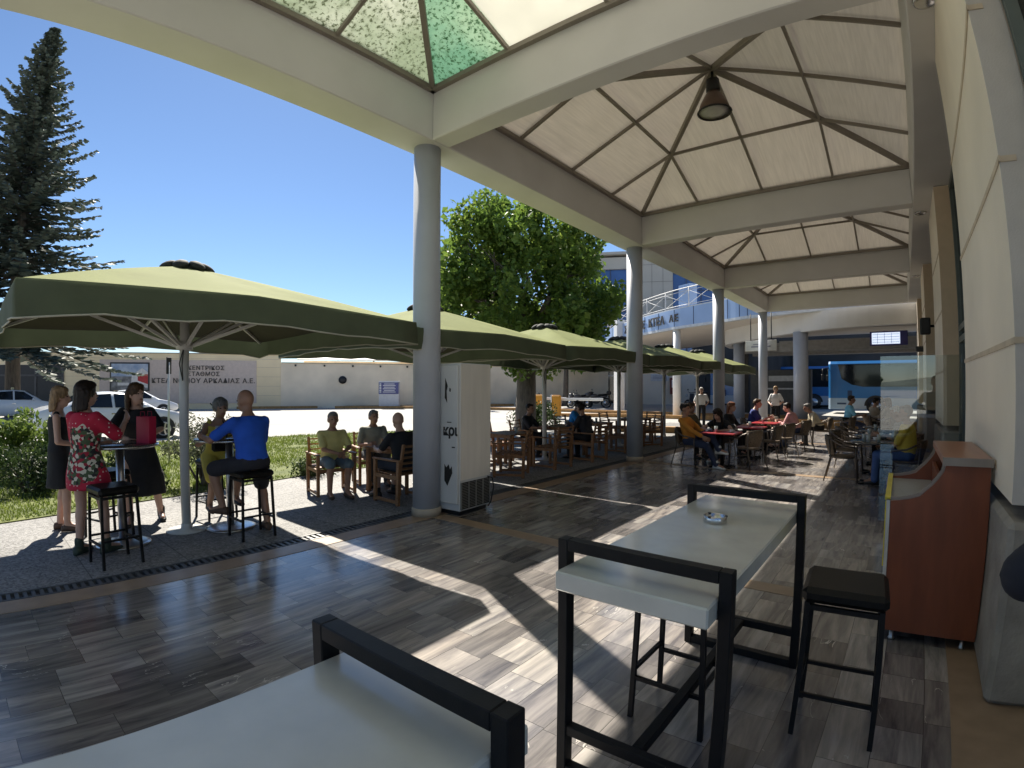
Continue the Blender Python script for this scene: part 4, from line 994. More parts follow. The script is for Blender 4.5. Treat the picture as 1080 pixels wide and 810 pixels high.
for z in (.12, .22, .32): b.box((-.212, 0, z), (.006, .26, .04)); b.box((0, -.182, z), (.3, .006, .04))
obj('slot', b, black_plastic, t)

# fridge
t = thing('display_fridge', 'white upright display fridge with a metal side behind the nearest column', 'fridge', (-4.595, 4.63, 0), R(2))
fw = mat('fridge_white', (.55, .56, .57), .35, var=.04, scale=2)
b = MB(); b.box((0, 0, .95), (.58, .58, 1.78), bev=.008); obj('cabinet', b, fw, t)
metal_side = mat('dull_metal_sheet', (.72, .69, .64), .36, .15, var=.08, scale=2, stretch=(4, 4, .5))
b = MB(); b.box((.2925, -.0, 1.13), (.006, .56, 1.40)); obj('metal_side', b, metal_side, t)
b = MB(); b.box((.2925, .0, .24), (.006, .55, .32)); g_ = obj('grille', b, mat('grille_black', (.012, .012, .013), .7), t)
b = MB()
for i in range(5): b.box((.298, -.265+i*.1325, .24), (.008, .012, .33))
for i in range(16): b.box((.2965, 0, .1+i*.019), (.003, .53, .004))
obj('grille_bar', b, mat('grille_grey', (.30, .30, .29), .5, .5), g_)
b = MB(); b.tube([(.31, .20, .42), (.35, .25, .40), (.36, .27, .28), (.33, .25, .1), (.31, .22, .04)], .009, 6); obj('cable', b, black_plastic, t)
b = MB(); b.box((0, -.31, .98), (.57, .04, 1.66), bev=.008); d = obj('door', b, fw, t)
b = MB(); b.box((-.14, -.3305, 1.0), (.22, .004, 1.2)); obj('pane', b, dark_glass, d)
logo = mat('logo_black', (.012, .012, .012), .5)
lettering('letters', 'κρι', .17, logo, d, facing((.17, -.333, 1.02), (1, 0, 0), (0, 0, 1)), extrude=.001, bold=.006)
b = MB()
def blot(pts): b.plate([(x, -.3325, z) for x, z in pts], (0, -.002, 0))
blot([(.08, .42), (.13, .36), (.17, .44), (.21, .52), (.20, .60), (.17, .56), (.15, .62), (.11, .58), (.08, .62)])
blot([(.08, 1.42), (.12, 1.36), (.11, 1.5), (.13, 1.56), (.09, 1.66)]); blot([(.155, 1.50), (.175, 1.49), (.18, 1.53), (.16, 1.54)])
blot([(.2, .82), (.25, .82), (.25, .835), (.2, .835)]); blot([(.12, 1.12), (.19, 1.12), (.19, 1.13), (.12, 1.13)])
obj('emblem', b, logo, d)
b = MB(); b.box((0, 0, .035), (.5, .5, .06)); obj('base', b, black_plastic, t)

# ------------------------------------------------------------------ umbrellas
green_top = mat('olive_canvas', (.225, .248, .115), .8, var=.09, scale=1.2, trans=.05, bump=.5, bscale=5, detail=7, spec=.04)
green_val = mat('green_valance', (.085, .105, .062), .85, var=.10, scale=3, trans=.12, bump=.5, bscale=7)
def umbrella(loc, label, hx=1.82, hy=1.68, ze=2.28, za=2.80, seed=0):
    rnd = random.Random(seed)
    t = thing('cafe_umbrella', label, 'umbrella', loc, 0, 'olive cafe umbrellas along the terrace')
    P8 = [(-hx, -hy), (0, -hy), (hx, -hy), (hx, 0), (hx, hy), (0, hy), (-hx, hy), (-hx, 0)]
    zz = [ze-.035 if i % 2 == 0 else ze+.02 for i in range(8)]
    b = MB(); nseg = 8; ring = []
    # canopy: eight gores from a small top ring, sagging slightly between ribs
    vs = []; fs = []
    for j in range(nseg+1):
        u = j/nseg
        for i in range(8):
            for s in range(4):
                p = Vector(P8[i]).lerp(Vector(P8[(i+1) % 8]), s/4); zed = zz[i]+(zz[(i+1) % 8]-zz[i])*s/4
                sag = .03*math.sin(PI*s/4)*math.sin(PI*u*.9)
                k = .1+.9*u; vs.append((p.x*k, p.y*k, za+(zed-za)*u-sag+.012*math.sin(PI*u)))
    for j in range(nseg):
        for i in range(32): fs.append([j*32+i, j*32+(i+1) % 32, (j+1)*32+(i+1) % 32, (j+1)*32+i])
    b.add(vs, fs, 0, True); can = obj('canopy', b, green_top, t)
    b = MB(); b.add([(x*.995, y*.995, z-.012) for x, y, z in vs], fs, 0, True); obj('underside', b, mat('underside_shade', (.048, .046, .03), .85, var=.08), can)  # added dark layer; shade under the canopy is put into its colour
    # valance with a loose lower hem
    b = MB(); hem = MB(); vs = []; fs = []; dr = .225; hp = []
    for i in range(8):
        for s in range(6):
            p = Vector(P8[i]).lerp(Vector(P8[(i+1) % 8]), s/6); zed = zz[i]+(zz[(i+1) % 8]-zz[i])*s/6
            w = .012*math.sin(i*5+s*2.1+seed); o = 1.003
            corner = -.02 if (i % 2 == 0 and s == 0) else 0
            lo = zed-dr+.012*math.sin(s*1.9+i*2+seed)+corner
            vs += [(p.x*o, p.y*o, zed+.006), (p.x*(o+w*.4), p.y*(o+w*.4), zed-dr*.5), (p.x*(o-.006+w), p.y*(o-.006+w), lo)]; hp.append((p.x*(o-.006+w), p.y*(o-.006+w), lo))
    for i in range(48):
        j = (i+1) % 48
        for k in (0, 1): fs.append([i*3+k, j*3+k, j*3+k+1, i*3+k+1])
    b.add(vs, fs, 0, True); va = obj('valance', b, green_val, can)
    hem.tube(hp, .008, 5, closed=True); obj('hem', hem, mat('pale_hem', (.40, .39, .32), .8), va)
    # vent cap: dark flaps
    b = MB()
    for i in range(8):
        a = 2*PI*i/8+.2; r = .21; M = Matrix.Rotation(a, 3, 'Z') @ Matrix.Rotation(.5, 3, 'Y')
        b.ell((r*math.cos(a), r*math.sin(a), za+.035), (.10, .085, .042), M=M, n=10, m=6)
    b.lathe([(.24, za-.01), (.16, za+.05), (.02, za+.075)], n=20); obj('vent', b, mat('vent_dark', (.018, .022, .018), .8, var=.3), t)
    b = MB(); b.tube([(0, 0, .02), (0, 0, za)], .048, 20); obj('pole', b, pole_white, t)
    b = MB(); b.lathe([(.21, 0), (.21, .012), (.06, .018), (.055, .07), (.05, .075)], n=28); obj('base', b, pole_white, t)
    zh = 1.99; hub = MB(); hub.lathe([(.05, zh-.05), (.085, zh-.04), (.085, zh+.04), (.05, zh+.05)], n=20); obj('hub', hub, pole_white, t); hub = MB(); hub.lathe([(.05, za-.12), (.08, za-.11), (.08, za-.05), (.04, za-.04)], n=20); obj('hub', hub, pole_white, t)
    for i in range(8):
        p = P8[i]; r = MB(); r.bar((p[0]*.03, p[1]*.03, za-.08), (p[0]*.985, p[1]*.985, zz[i]-.02), .022, .034); rb = obj('rib', r, pole_white, t)
        r = MB(); zm = za-.08+(zz[i]-.02-za+.08)*.55-.02; r.bar((p[0]*.04, p[1]*.04, zh), (p[0]*.55, p[1]*.55, zm), .026, .03); obj('strut', r, pole_white, rb)
    b = MB(); b.tube([(.05, -.02, 2.0), (.09, -.05, 1.78), (.05, -.03, 1.62), (.03, -.06, 1.8), (.06, -.02, 1.99)], .006, 5); obj('cord', b, mat('dark_cord', (.05, .05, .05), .8), t)
    return t
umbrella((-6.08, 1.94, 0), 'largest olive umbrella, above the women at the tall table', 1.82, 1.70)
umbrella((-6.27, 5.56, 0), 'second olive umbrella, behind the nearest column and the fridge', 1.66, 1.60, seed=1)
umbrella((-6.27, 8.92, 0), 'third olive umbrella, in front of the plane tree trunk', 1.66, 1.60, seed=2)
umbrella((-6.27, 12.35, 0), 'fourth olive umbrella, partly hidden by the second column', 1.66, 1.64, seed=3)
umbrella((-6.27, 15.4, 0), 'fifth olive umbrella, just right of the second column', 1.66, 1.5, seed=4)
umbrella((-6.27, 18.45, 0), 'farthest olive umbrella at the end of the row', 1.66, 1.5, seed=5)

# ------------------------------------------------------------------ tables and chairs
def tall_round(loc, label):
    t = thing('pedestal_table', label, 'table', loc, 0, 'tall round pedestal tables')
    b = MB(); b.lathe([(.35, .965), (.36, .972), (.36, .988), (.35, .995)], n=40); obj('tabletop', b, mat('dark_table_top', (.05, .05, .055), .18, var=.1), t)
    b = MB(); b.lathe([(.361, .970), (.364, .98), (.361, .990)], n=40); obj('rim', b, chrome, t)
    b = MB(); b.lathe([(.040, .02), (.040, .965)], n=24); obj('pole', b, steel, t)
    b = MB(); b.lathe([(.26, 0), (.26, .012), (.22, .022), (.05, .035)], n=40); obj('base', b, steel, t); return t
tall_round((-5.95, 1.27, 0), 'tall round table with a red paper bag, the women stand at it')
tall_round((-5.88, 2.35, 0), 'tall round table between the man in blue and the woman in yellow')
t = thing('paper_bag', 'bright red paper bag standing on the tall round table', 'bag', (-5.86, 1.50, .996), .5)
b = MB(); b.loft([[(sx*.085*k, sy*.045*k2, z) for sx, sy in ((-1, -1), (1, -1), (1, 1), (-1, 1))] for z, k, k2 in ((0, 1, 1), (.26, 1.02, .95), (.262, .98, .88), (.02, .97, .95))], smooth=False); obj('body', b, mat('red_paper', (.48, .012, .055), .5, var=.08), t)
b = MB()
for y in (-.044, .044):
    b = MB(); b.tube([(-.03, y, .26), (-.025, y, .31), (.025, y, .31), (.03, y, .26)], .004, 5); obj('handle', b, mat('red_cord', (.35, .01, .04), .7), t)
def square_table(loc, rz, label, m=teak, w=.72, h=.66, grp='wooden terrace tables'):
    t = thing('wooden_table', label, 'table', loc, rz, group=grp)
    b = MB()
    for i in range(7): b.box((-w/2+w*(i+.5)/7, 0, h-.012), (w/7-.008, w, .024), bev=.003)
    b.box((0, -w/2+.05, h-.05), (w-.1, .03, .05)); b.box((0, w/2-.05, h-.05), (w-.1, .03, .05)); obj('tabletop', b, m, t)
    for sx in (-1, 1):
        for sy in (-1, 1):
            b = MB(); b.box((sx*(w/2-.045), sy*(w/2-.045), (h-.026)/2), (.055, .055, h-.026), bev=.004); obj('leg', b, m, t)
    return t
TB = [((-6.17, 4.95), .1, 'wooden table between the three seated men'), ((-6.25, 7.65), 0, 'wooden table behind the fridge with an empty chair before it'), ((-6.3, 9.75), .05, 'wooden table in front of the person in dark clothes under the third umbrella'),
      ((-6.45, 11.35), 0, 'wooden table the man in the bright blue shirt leans on'), ((-6.4, 13.6), 0, 'wooden table right of the second column by the sunny road')]
for i, ((x, y), rz, l) in enumerate(TB):
    t0 = square_table((x, y, 0), rz, l) if i == 0 else dup(t0, (x, y, 0), rz, l)
def wood_chair(loc, rz, label):
    t = thing('wooden_armchair', label, 'chair', loc, rz, group='slatted wooden armchairs')
    for sx in (-1, 1):
        x = sx*.265
        b = MB(); b.box((x, .25, .285), (.04, .05, .57), bev=.004); obj('leg', b, teak, t)
        b = MB(); b.bar((x, -.25, 0), (x, -.27, .57), .04, .05, up=(0, 1, 0)); obj('leg', b, teak, t)
        b = MB(); b.box((x, -.005, .583), (.055, .60, .024), bev=.006); obj('armrest', b, teak, t)
        b = MB(); b.box((x, 0, .045), (.030, .45, .04)); obj('side_rail', b, teak, t); b = MB(); b.box((x, 0, .36), (.028, .46, .05)); obj('side_rail', b, teak, t)
    b = MB()
    for i in range(7): b.box((0, -.225+i*.073, .392+.01*(i/6)), (.50, .058, .018), bev=.003)
    b.box((0, .235, .355), (.5, .025, .05)); obj('seat', b, teak, t)
    b = MB()
    for sx in (-1, 1): b.bar((sx*.235, -.245, .39), (sx*.235, -.335, .80), .035, .03, up=(0, 1, 0))
    for i in range(5):
        z = .47+i*.075; y = -.245-(z-.39)*.22+.012; b.bar((-.22, y, z), (.22, y, z), .052, .016, up=(0, -.22, 1))
    obj('backrest', b, teak, t); return t
WC = [((-6.78, 4.18), R(-104), 'slatted wooden armchair under the man in the yellow polo'), ((-5.56, 4.52), R(88), 'slatted wooden armchair under the bald man in black, beside the column'), ((-7.0, 5.08), R(-112), 'slatted wooden armchair of the grey haired man at the far side'),
      ((-5.62, 6.98), R(118), 'empty wooden armchair with sunlit back slats just right of the fridge'), ((-5.58, 8.2), R(88), 'empty wooden armchair seen from behind near the third umbrella pole'), ((-5.52, 9.5), R(86), 'wooden armchair carrying the person in dark clothes'),
      ((-6.95, 7.0), R(-95), 'wooden armchair nearest the sunny road behind the fridge'), ((-6.9, 8.05), R(-85), 'wooden armchair on the road side, by the tree trunk'), ((-6.95, 9.2), R(-80), 'wooden armchair under the figure half hidden by the umbrella pole'),
      ((-7.15, 11.3), R(-95), 'wooden armchair of the man in the bright blue shirt'), ((-5.65, 11.2), R(90), 'wooden armchair showing left of the second column base'), ((-5.7, 12.9), R(140), 'wooden armchair just right of the second column'),
      ((-6.3, 14.4), R(180), 'wooden armchair against the bright road right of the second column'), ((-7.1, 13.6), R(-90), 'wooden armchair at the road edge beside the fifth umbrella pole')]
for i, ((x, y), rz, l) in enumerate(WC):
    c0 = wood_chair((x, y, 0), rz, l) if i == 0 else dup(c0, (x, y, 0), rz, l)
weave = mat('brown_wicker', (.10, .065, .04), .7, var=.5, scale=60, col2=(.20, .15, .10), bump=.6, bscale=90)
tubeb = mat('bronze_tube', (.11, .09, .075), .35, .5, var=.15)
def bistro_chair(loc, rz, label):
    t = thing('wicker_chair', label, 'chair', loc, rz, group='wicker bistro chairs')
    b = MB(); b.lathe([(.20, .385), (.215, .40), (.20, .415)], n=24); obj('seat', b, weave, t)
    b = MB(); rows = []
    for z, r, dy in ((.43, .215, 0), (.55, .235, -.015), (.66, .245, -.03), (.735, .235, -.045)):
        rows.append([(r*math.sin(a), -r*math.cos(a)+dy, z) for a in [(-1.05+2.1*i/12) for i in range(13)]])
    vs = [p for r in rows for p in r]; n = 13; o = len(vs)
    vs += [(x*.94, y*.94, z) for x, y, z in vs]; fs = []
    for i in range(3):
        for k in range(12):
            fs.append([i*n+k, i*n+k+1, (i+1)*n+k+1, (i+1)*n+k]); fs.append([o+i*n+k, o+(i+1)*n+k, o+(i+1)*n+k+1, o+i*n+k+1])
    for k in range(12): fs.append([k, o+k, o+k+1, k+1]); fs.append([3*n+k, 3*n+k+1, o+3*n+k+1, o+3*n+k])
    for i in range(3): fs.append([i*n, (i+1)*n, o+(i+1)*n, o+i*n]); fs.append([i*n+12, o+i*n+12, o+(i+1)*n+12, (i+1)*n+12])
    b.add(vs, fs, 0, True); obj('backrest', b, weave, t)
    b = MB(); pts = [(-.255, .22, .57)]+[(.262*math.sin(a), .02-.285*math.cos(a), .59+.15*max(0, math.cos(a))) for a in [(-1.5+3.0*i/16) for i in range(17)]]+[(.255, .22, .57)]
    b.tube(pts, .014, 8); obj('arm_hoop', b, tubeb, t)
    for sx in (-1, 1):
        b = MB(); b.tube([(sx*.255, .22, .575), (sx*.235, .21, .40), (sx*.245, .245, 0)], .012, 8); obj('leg', b, tubeb, t)
        b = MB(); b.tube([(sx*.20, -.20, .70), (sx*.19, -.17, .40), (sx*.23, -.27, 0)], .012, 8); obj('leg', b, tubeb, t)
    b = MB(); b.tube([(.2*math.cos(2*PI*i/20), .2*math.sin(2*PI*i/20), .385) for i in range(20)], .012, 6, closed=True); b.bar((-.235, .21, .22), (.235, .21, .22), .012); obj('seat_frame', b, tubeb, t)
    return t
BC = [((-3.58, 10.05), R(-95), 'wicker chair under the man with ochre sleeves'), ((-2.52, 10.3), R(60), 'nearest empty wicker chair on the sunny floor, by the first red table'), ((-2.45, 11.85), R(82), 'empty wicker chair by the second red table'),
      ((-3.25, 11.2), R(150), 'wicker chair of the woman bending in black'), ((-3.55, 12.1), R(-90), 'wicker chair behind the second red table'), ((-2.35, 12.7), R(70), 'empty wicker chair between the second and third red tables'),
      ((-3.4, 14.2), R(-80), 'wicker chair of the man in navy'), ((-2.2, 14.1), R(70), 'wicker chair of the person in pink'), ((-1.85, 15.4), R(100), 'wicker chair of the person in the pale top'), ((-1.35, 16.3), R(80), 'empty wicker chair farthest along the sunny floor'), ((-2.9, 15.6), R(-60), 'empty wicker chair behind the third red table'),
      ((-.86, 9.86), R(-88), 'dark wicker chair in the shade at the nearest round table'), ((-.90, 10.95), R(-100), 'dark wicker chair tucked at the second round table'), ((-.92, 12.1), R(-85), 'dark wicker chair at the third round table'), ((-.95, 13.3), R(-95), 'farthest dark wicker chair beside the round tables'),
      ((.12, 9.62), R(85), 'wicker chair under the man in the yellow shirt'), ((.12, 10.9), R(95), 'wicker chair of the grey haired person in the patterned top')]
for i, ((x, y), rz, l) in enumerate(BC):
    b0 = bistro_chair((x, y, 0), rz, l) if i == 0 else dup(b0, (x, y, 0), rz, l)
def round_table(loc, label, top, r=.34, h=.68, grp='round terrace tables', sq=False):
    t = thing('round_table' if not sq else 'square_table', label, 'table', loc, 0, grp)
    b = MB()
    if sq: b.box((0, 0, h-.015), (.62, .62, .03), bev=.01)
    else: b.lathe([(r-.01, h-.03), (r, h-.02), (r, h-.008), (r-.01, h)], n=36)
    obj('tabletop', b, top, t)
    b = MB(); b.lathe([(.035, .03), (.03, h-.03)], n=16); obj('pedestal', b, black_metal, t)
    b = MB()
    for k in range(4):
        a = PI/4+PI/2*k; b.bar((0, 0, .03), (.27*math.cos(a), .27*math.sin(a), .015), .05, .028)
    obj('base', b, black_metal, t); return t
redtop = mat('red_tabletop', (.34, .018, .025), .35, var=.08)
r0 = round_table((-2.98, 10.2, 0), 'first red topped table, in front of the man with ochre sleeves', redtop, sq=True, grp='red topped tables')
dup(r0, (-2.88, 11.9, 0), 0, 'second red topped table'.replace('second', 'middle')+' behind the nearest empty wicker chair'); dup(r0, (-2.9, 13.55, 0), 0, 'farthest red topped table in front of the man in navy')
darktop = mat('smoked_tabletop', (.06, .06, .06), .12, var=.1)
r1 = round_table((-.38, 9.72, 0), 'nearest dark round table, full of glasses by the man in yellow', darktop, .36)
dup(r1, (-.40, 10.95, 0), 0, 'second dark round table, before the grey haired person'); dup(r1, (-.40, 12.15, 0), 0, 'third dark round table along the wall'); dup(r1, (-.4, 13.4, 0), 0, 'farthest dark round table along the wall')
# glasses, cups and small things on the tables
gl_m = mat('drinking_glass', (.55, .6, .6), .05, spec=.8, trans=.3); cup_m = mat('china_white', (.7, .7, .68), .25)
def glass(loc, label, h=.12, r=.032, grp='glasses and cups on the tables'):
    t = thing('drinking_glass', label, 'glass', loc, 0, grp)
    b = MB(); b.lathe([(r*.8, 0), (r, h), (r-.003, h), (r*.78, .008), (.004, .008)], n=16); obj('glass_wall', b, gl_m, t)
    b = MB(); b.lathe([(r*.76, .010), (r*.88, h*.55), (.003, h*.55)], n=16); obj('drink', b, mat('iced_coffee', (.20, .12, .07), .2), t); return t
def cup(loc, label):
    t = thing('coffee_cup', label, 'cup', loc, 0, 'glasses and cups on the tables')
    b = MB(); b.lathe([(.02, 0), (.035, .02), (.038, .055), (.034, .055), (.02, .01), (.002, .01)], n=18); b.tube([(.036, 0, .045), (.055, 0, .04), (.052, 0, .02), (.034, 0, .018)], .005, 6); obj('bowl', b, cup_m, t)
    b = MB(); b.lathe([(.03, 0), (.06, .008), (.06, .011), (.002, .004)], c=(0, 0, -.0), n=20); obj('saucer', b, cup_m, t); return t
GL = [((-.52, 9.62), .68, 'tall glass on the near left of the nearest dark round table'), ((-.45, 9.52), .68, 'glass nearest the camera on the nearest dark round table'), ((-.30, 9.6), .68, 'glass in front of the man in yellow'), ((-.5, 10.9), .68, 'glass on the left of the second dark round table'), ((-.33, 11.05), .68, 'glass behind the middle of the second dark round table'), ((-.45, 12.2), .68, 'glass on the third dark round table'),
      ((-3.05, 10.05), .68, 'glass on the first red topped table'), ((-2.85, 11.8), .68, 'glass on the middle red topped table'), ((-2.95, 13.5), .68, 'glass on the farthest red topped table'), ((-6.2, 9.65), .66, 'glass on the wooden table under the third umbrella'), ((-6.3, 9.9), .66, 'second glass beside the other one under the third umbrella'), ((-6.0, 7.6), .66, 'glass on the wooden table behind the fridge'), ((-6.3, 11.2), .66, 'glass in front of the man in the bright blue shirt'), ((-6.05, 2.3), .995, 'glass on the tall table of the man in blue')]
for (x, y), z, l in GL: glass((x, y, z+.001), l)
CU = [((-.36, 9.86), .68, 'white cup at the back of the nearest dark round table'), ((-.30, 10.8), .68, 'white cup on the second dark round table'), ((-2.8, 10.2), .68, 'white cup on the first red topped table'), ((-6.1, 4.85), .66, 'white cup between the seated men'), ((-6.15, 1.15), .995, 'white cup on the tall table with the red bag')]
for (x, y), z, l in CU: cup((x, y, z+.001), l)
t = thing('napkin_holder', 'small grey napkin holder on the table of the three seated men', 'napkin holder', (-6.05, 5.08, .661), .3)
b = MB(); b.box((0, 0, .06), (.11, .07, .12), bev=.01); obj('box', b, mat('holder_grey', (.35, .37, .40), .4), t)
b = MB(); b.box((0, 0, .125), (.08, .03, .03)); obj('napkin', b, cup_m, t)
# ------------------------------------------------------------------ people
def remeshed(mb, voxel=.015, smooth=4, fac=.5):
    me = mb.mesh('tmp'); fixn(me); o = bpy.data.objects.new('tmp', me); COL.objects.link(o)
    r = o.modifiers.new('r', 'REMESH'); r.mode = 'VOXEL'; r.voxel_size = voxel; r.use_smooth_shade = True
    if smooth: s = o.modifiers.new('s', 'SMOOTH'); s.factor = fac; s.iterations = smooth
    dg = bpy.context.evaluated_depsgraph_get(); dg.update()
    m2 = bpy.data.meshes.new_from_object(o.evaluated_get(dg)); m2.materials.clear()
    bpy.data.objects.remove(o); bpy.data.meshes.remove(me); return m2
def ik(a, c, l1, l2, hint):
    d = c-a; L = min(d.length, l1+l2-.004); u = d.normalized()
    x = (l1*l1-l2*l2+L*L)/(2*L); h = math.sqrt(max(l1*l1-x*x, 0)); hv = Vector(hint); hv = (hv-u*hv.dot(u)).normalized()
    return a+u*x+hv*h, a+u*L
def hand_mesh(side, k=1.0):
    """palm with five bent fingers; wrist at origin, fingers towards -Z, palm facing -X*side"""
    b = MB(); b.loft([[(math.cos(a)*rx, math.sin(a)*ry, z) for a in [2*PI*i/12 for i in range(12)]] for z, rx, ry in ((.02, .022, .027), (-.01, .022, .028), (-.05, .018, .042), (-.085, .015, .042), (-.097, .008, .034))])
    for y, L in ((-.030, .066), (-.010, .078), (.011, .073), (.031, .058)):
        p0 = Vector((0, y, -.080)); p1 = p0+Vector((-side*.010, y*.08, -L*.52)); p2 = p1+Vector((-side*.024, 0, -L*.42))
        b.tube([p0, p1, p2, p2+Vector((-side*.004, 0, -.006))], [.0095, .0088, .0078, .003], 7)
    p0 = Vector((-side*.004, -.030, -.020)); p1 = p0+Vector((-side*.018, -.028, -.028)); p2 = p1+Vector((-side*.010, -.006, -.032))
    b.tube([p0, p1, p2, p2+Vector((0, 0, -.006))], [.013, .0105, .0088, .003], 7)
    return b
SKIN = {'pale': mat('skin_pale', (.50, .30, .22), .5, var=.06, scale=9), 'tan': mat('skin_tan', (.34, .185, .12), .5, var=.07, scale=9)}
HAIR = {n: mat('hair_'+n, c, .55, var=.35, scale=14, stretch=(4, 4, .8), spec=.25) for n, c in dict(dark=(.022, .014, .010), blonde=(.26, .17, .09), brown=(.075, .042, .022), grey=(.15, .145, .14), white=(.5, .49, .47), red=(.22, .09, .045)).items()}
eye_m = mat('eye_dark', (.02, .015, .012), .2); lip_m = mat('lips', (.30, .11, .09), .5)
def cloth(n, c, var=.12, **k): return mat('cloth_'+n, c, k.pop('rough', .85), var=var, scale=k.pop('scale', 7), bump=.12, bscale=35, **k)
def crumple(me, a1=.008, a2=.004, f1=9, f2=24, seed=0.0):
    nn = [v.normal.copy() for v in me.vertices]
    for v, n_ in zip(me.vertices, nn):
        p_ = v.co+Vector((seed, seed*2, 0)); d_ = a1*mnoise.noise(Vector((p_.x*f1, p_.y*f1, p_.z*f1*.6)))-a2*abs(mnoise.noise(Vector((p_.x*f2*.7, p_.y*f2*.7, p_.z*f2))))
        v.co += n_*d_
    me.update()
def person(label, loc, rz, H=1.66, sex='m', skin='tan', hair=('short', 'dark'), wear=(), shoes=None, pel=None, lean=0, side=0, yaw=0, pitch=0, hands=None, feet=None, elbow=None, knee=None, belly=0, fine=True):
    k = H/1.72; t = thing('person', label, 'person', loc, rz); t.scale = (k, k, k)
    f = sex == 'f'; pel = Vector(pel or (0, 0, .93)); ln = R(lean); sd = R(side)
    up = Vector((math.sin(sd), math.sin(ln), math.cos(ln)*math.cos(sd))).normalized(); rt = Vector((1, 0, 0)); rt = (rt-up*rt.dot(up)).normalized(); fw = up.cross(rt)
    def sp(h, x=0, y=0): return pel+up*h+rt*x+fw*y
    sw = .148 if f else .178
    prof = [(-.09, .10, .085), (-.04, .158 if f else .150, .115), (.03, .168 if f else .158, .118), (.13, .128 if f else .150, .098+belly*.5), (.24, .140 if f else .160, .105+belly*.4), (.34, .155 if f else .178, .112), (.42, .150 if f else .180, .095), (.475, .085, .07), (.52, .056, .058)]
    def torso(mb, e, h0, h1, nk=0):
        rows = []; n = 18
        hs = [p for p in prof if h0 <= p[0] <= h1]
        for h, rx, ry in hs:
            rows.append([sp(h, math.cos(a)*(rx+e), math.sin(a)*(ry+e)+(.025 if .2 < h < .4 and f and math.sin(a) > .3 else 0)+(belly if .05 < h < .25 and math.sin(a) > .2 else 0)) for a in [2*PI*i/n for i in range(n)]])
        mb.loft(rows)
    nb = sp(.50); hd_dir = (up*.75+Vector((0, 0, 1))*.35).normalized(); hc = nb+hd_dir*.142+fw*.034
    HM = Matrix.Rotation(R(yaw), 3, 'Z') @ Matrix.Rotation(R(-pitch), 3, 'X') @ Matrix((rt, Vector((-rt.y, rt.x, 0)), Vector((0, 0, 1)))).transposed()
    def hp(x, y, z): return hc+HM @ Vector((x, y, z))
    SH = {'L': sp(.415, -sw, -.01), 'R': sp(.415, sw, -.01)}; HP = {'L': sp(-.01, -.095), 'R': sp(-.01, .095)}
    hands = hands or {}; feet = feet or {}
    J = {}
    for s, sg in (('L', -1), ('R', 1)):
        tgt = Vector(hands.get(s, (sg*(sw+.07), .05, SH[s].z-.56))); el, wr = ik(SH[s], tgt, .285, .25, (elbow or {}).get(s, (sg*.6, -1, -.5)))
        ft = Vector(feet.get(s, (sg*.10, 0, .085))); kn, an = ik(HP[s], ft, .43, .41, (knee or {}).get(s, (sg*.12, 1, .15)))
        J[s] = (SH[s], el, wr, HP[s], kn, an, Vector(((knee or {}).get(s, (sg*.15, 1, 0))[0]*.6, .9, 0)).normalized())
    def arm(mb, s, e, frac):
        a, el, wr = J[s][:3]
        if frac <= 1: mb.cap(a, a.lerp(el, max(frac, .05)), .048+e+.002, (.042 if frac < 1 else .040)+e*1.25)
        else: mb.cap(a, el, .050+e, .041+e); mb.cap(el, el.lerp(wr, frac-1), .041+e, .031+e)
    def leg(mb, s, e, frac):
        hq, kn, an = J[s][3:6]
        if frac <= 1: mb.cap(hq, hq.lerp(kn, frac), .086+e, .062+e*1.5)
        else: mb.cap(hq, kn, .086+e, .059+e); mb.cap(kn, kn.lerp(an, frac-1), .058+e, .044+e*1.1)
    # body, one continuous surface
    b = MB(); torso(b, -.004, -.2, .6); b.cap(nb-up*.05, hc-HM @ Vector((0, .02, .05)), .055, .052)
    b.ell(hp(0, -.012, .022), (.076, .094, .098), HM, 18, 12); b.ell(hp(0, .018, -.045), (.057, .070, .070), HM, 14, 10); b.ell(hp(0, .045, -.088), (.030, .030, .024), HM)
    b.cap(hp(0, .084, .018), hp(0, .104, -.022), .011, .015, 8)
    for sg in (-1, 1): b.ell(hp(sg*.077, -.012, -.008), (.012, .022, .032), HM, 10, 8)
    for s in 'LR':
        a, el, wr, hq, kn, an, td = J[s]
        b.cap(sp(.415, (-.08 if s == 'L' else .08)), a, .054, .046); b.cap(a, el, .047, .038); b.cap(el, wr, .040, .026); b.cap(hq, kn, .085, .055); b.cap(kn, kn.lerp(an, .3), .053, .056); b.cap(kn.lerp(an, .3), an, .056, .037); b.cap(an, an+td*.14-Vector((0, 0, .045)), .038, .030)
    me = remeshed(b, .0135, 3)
    hb = MB()
    for s, sg in (('L', -1), ('R', 1)):
        a, el, wr = J[s][:3]; z = (el-wr).normalized(); x = Vector((1, 0, 0)) if abs(z.x) < .8 else Vector((0, 0, 1)); y = z.cross(x).normalized(); x = y.cross(z)
        M = Matrix((x, y, z)).transposed(); hm = hand_mesh(sg); hb.add([M @ Vector(v)+wr-z*.015 for v in hm.v], hm.f, 0, True)
    import bmesh
    bm = bmesh.new(); bm.from_mesh(me); m2 = hb.mesh('h'); fixn(m2); bm.from_mesh(m2); bm.to_mesh(me); bm.free(); bpy.data.meshes.remove(m2)
    for pgn in me.polygons: pgn.use_smooth = True
    obj('body', me, SKIN[skin], t, fix=False)
    for sg in (-1, 1):
        q = MB(); q.ell(hp(sg*.030, .0735, .012), (.014, .010, .007), HM, 8, 6); obj('eye', q, eye_m, t)
    q = MB(); q.ell(hp(0, .086, -.052), (.024, .008, .008), HM, 10, 6); obj('mouth', q, lip_m, t)
    # hair
    st, hcn = hair
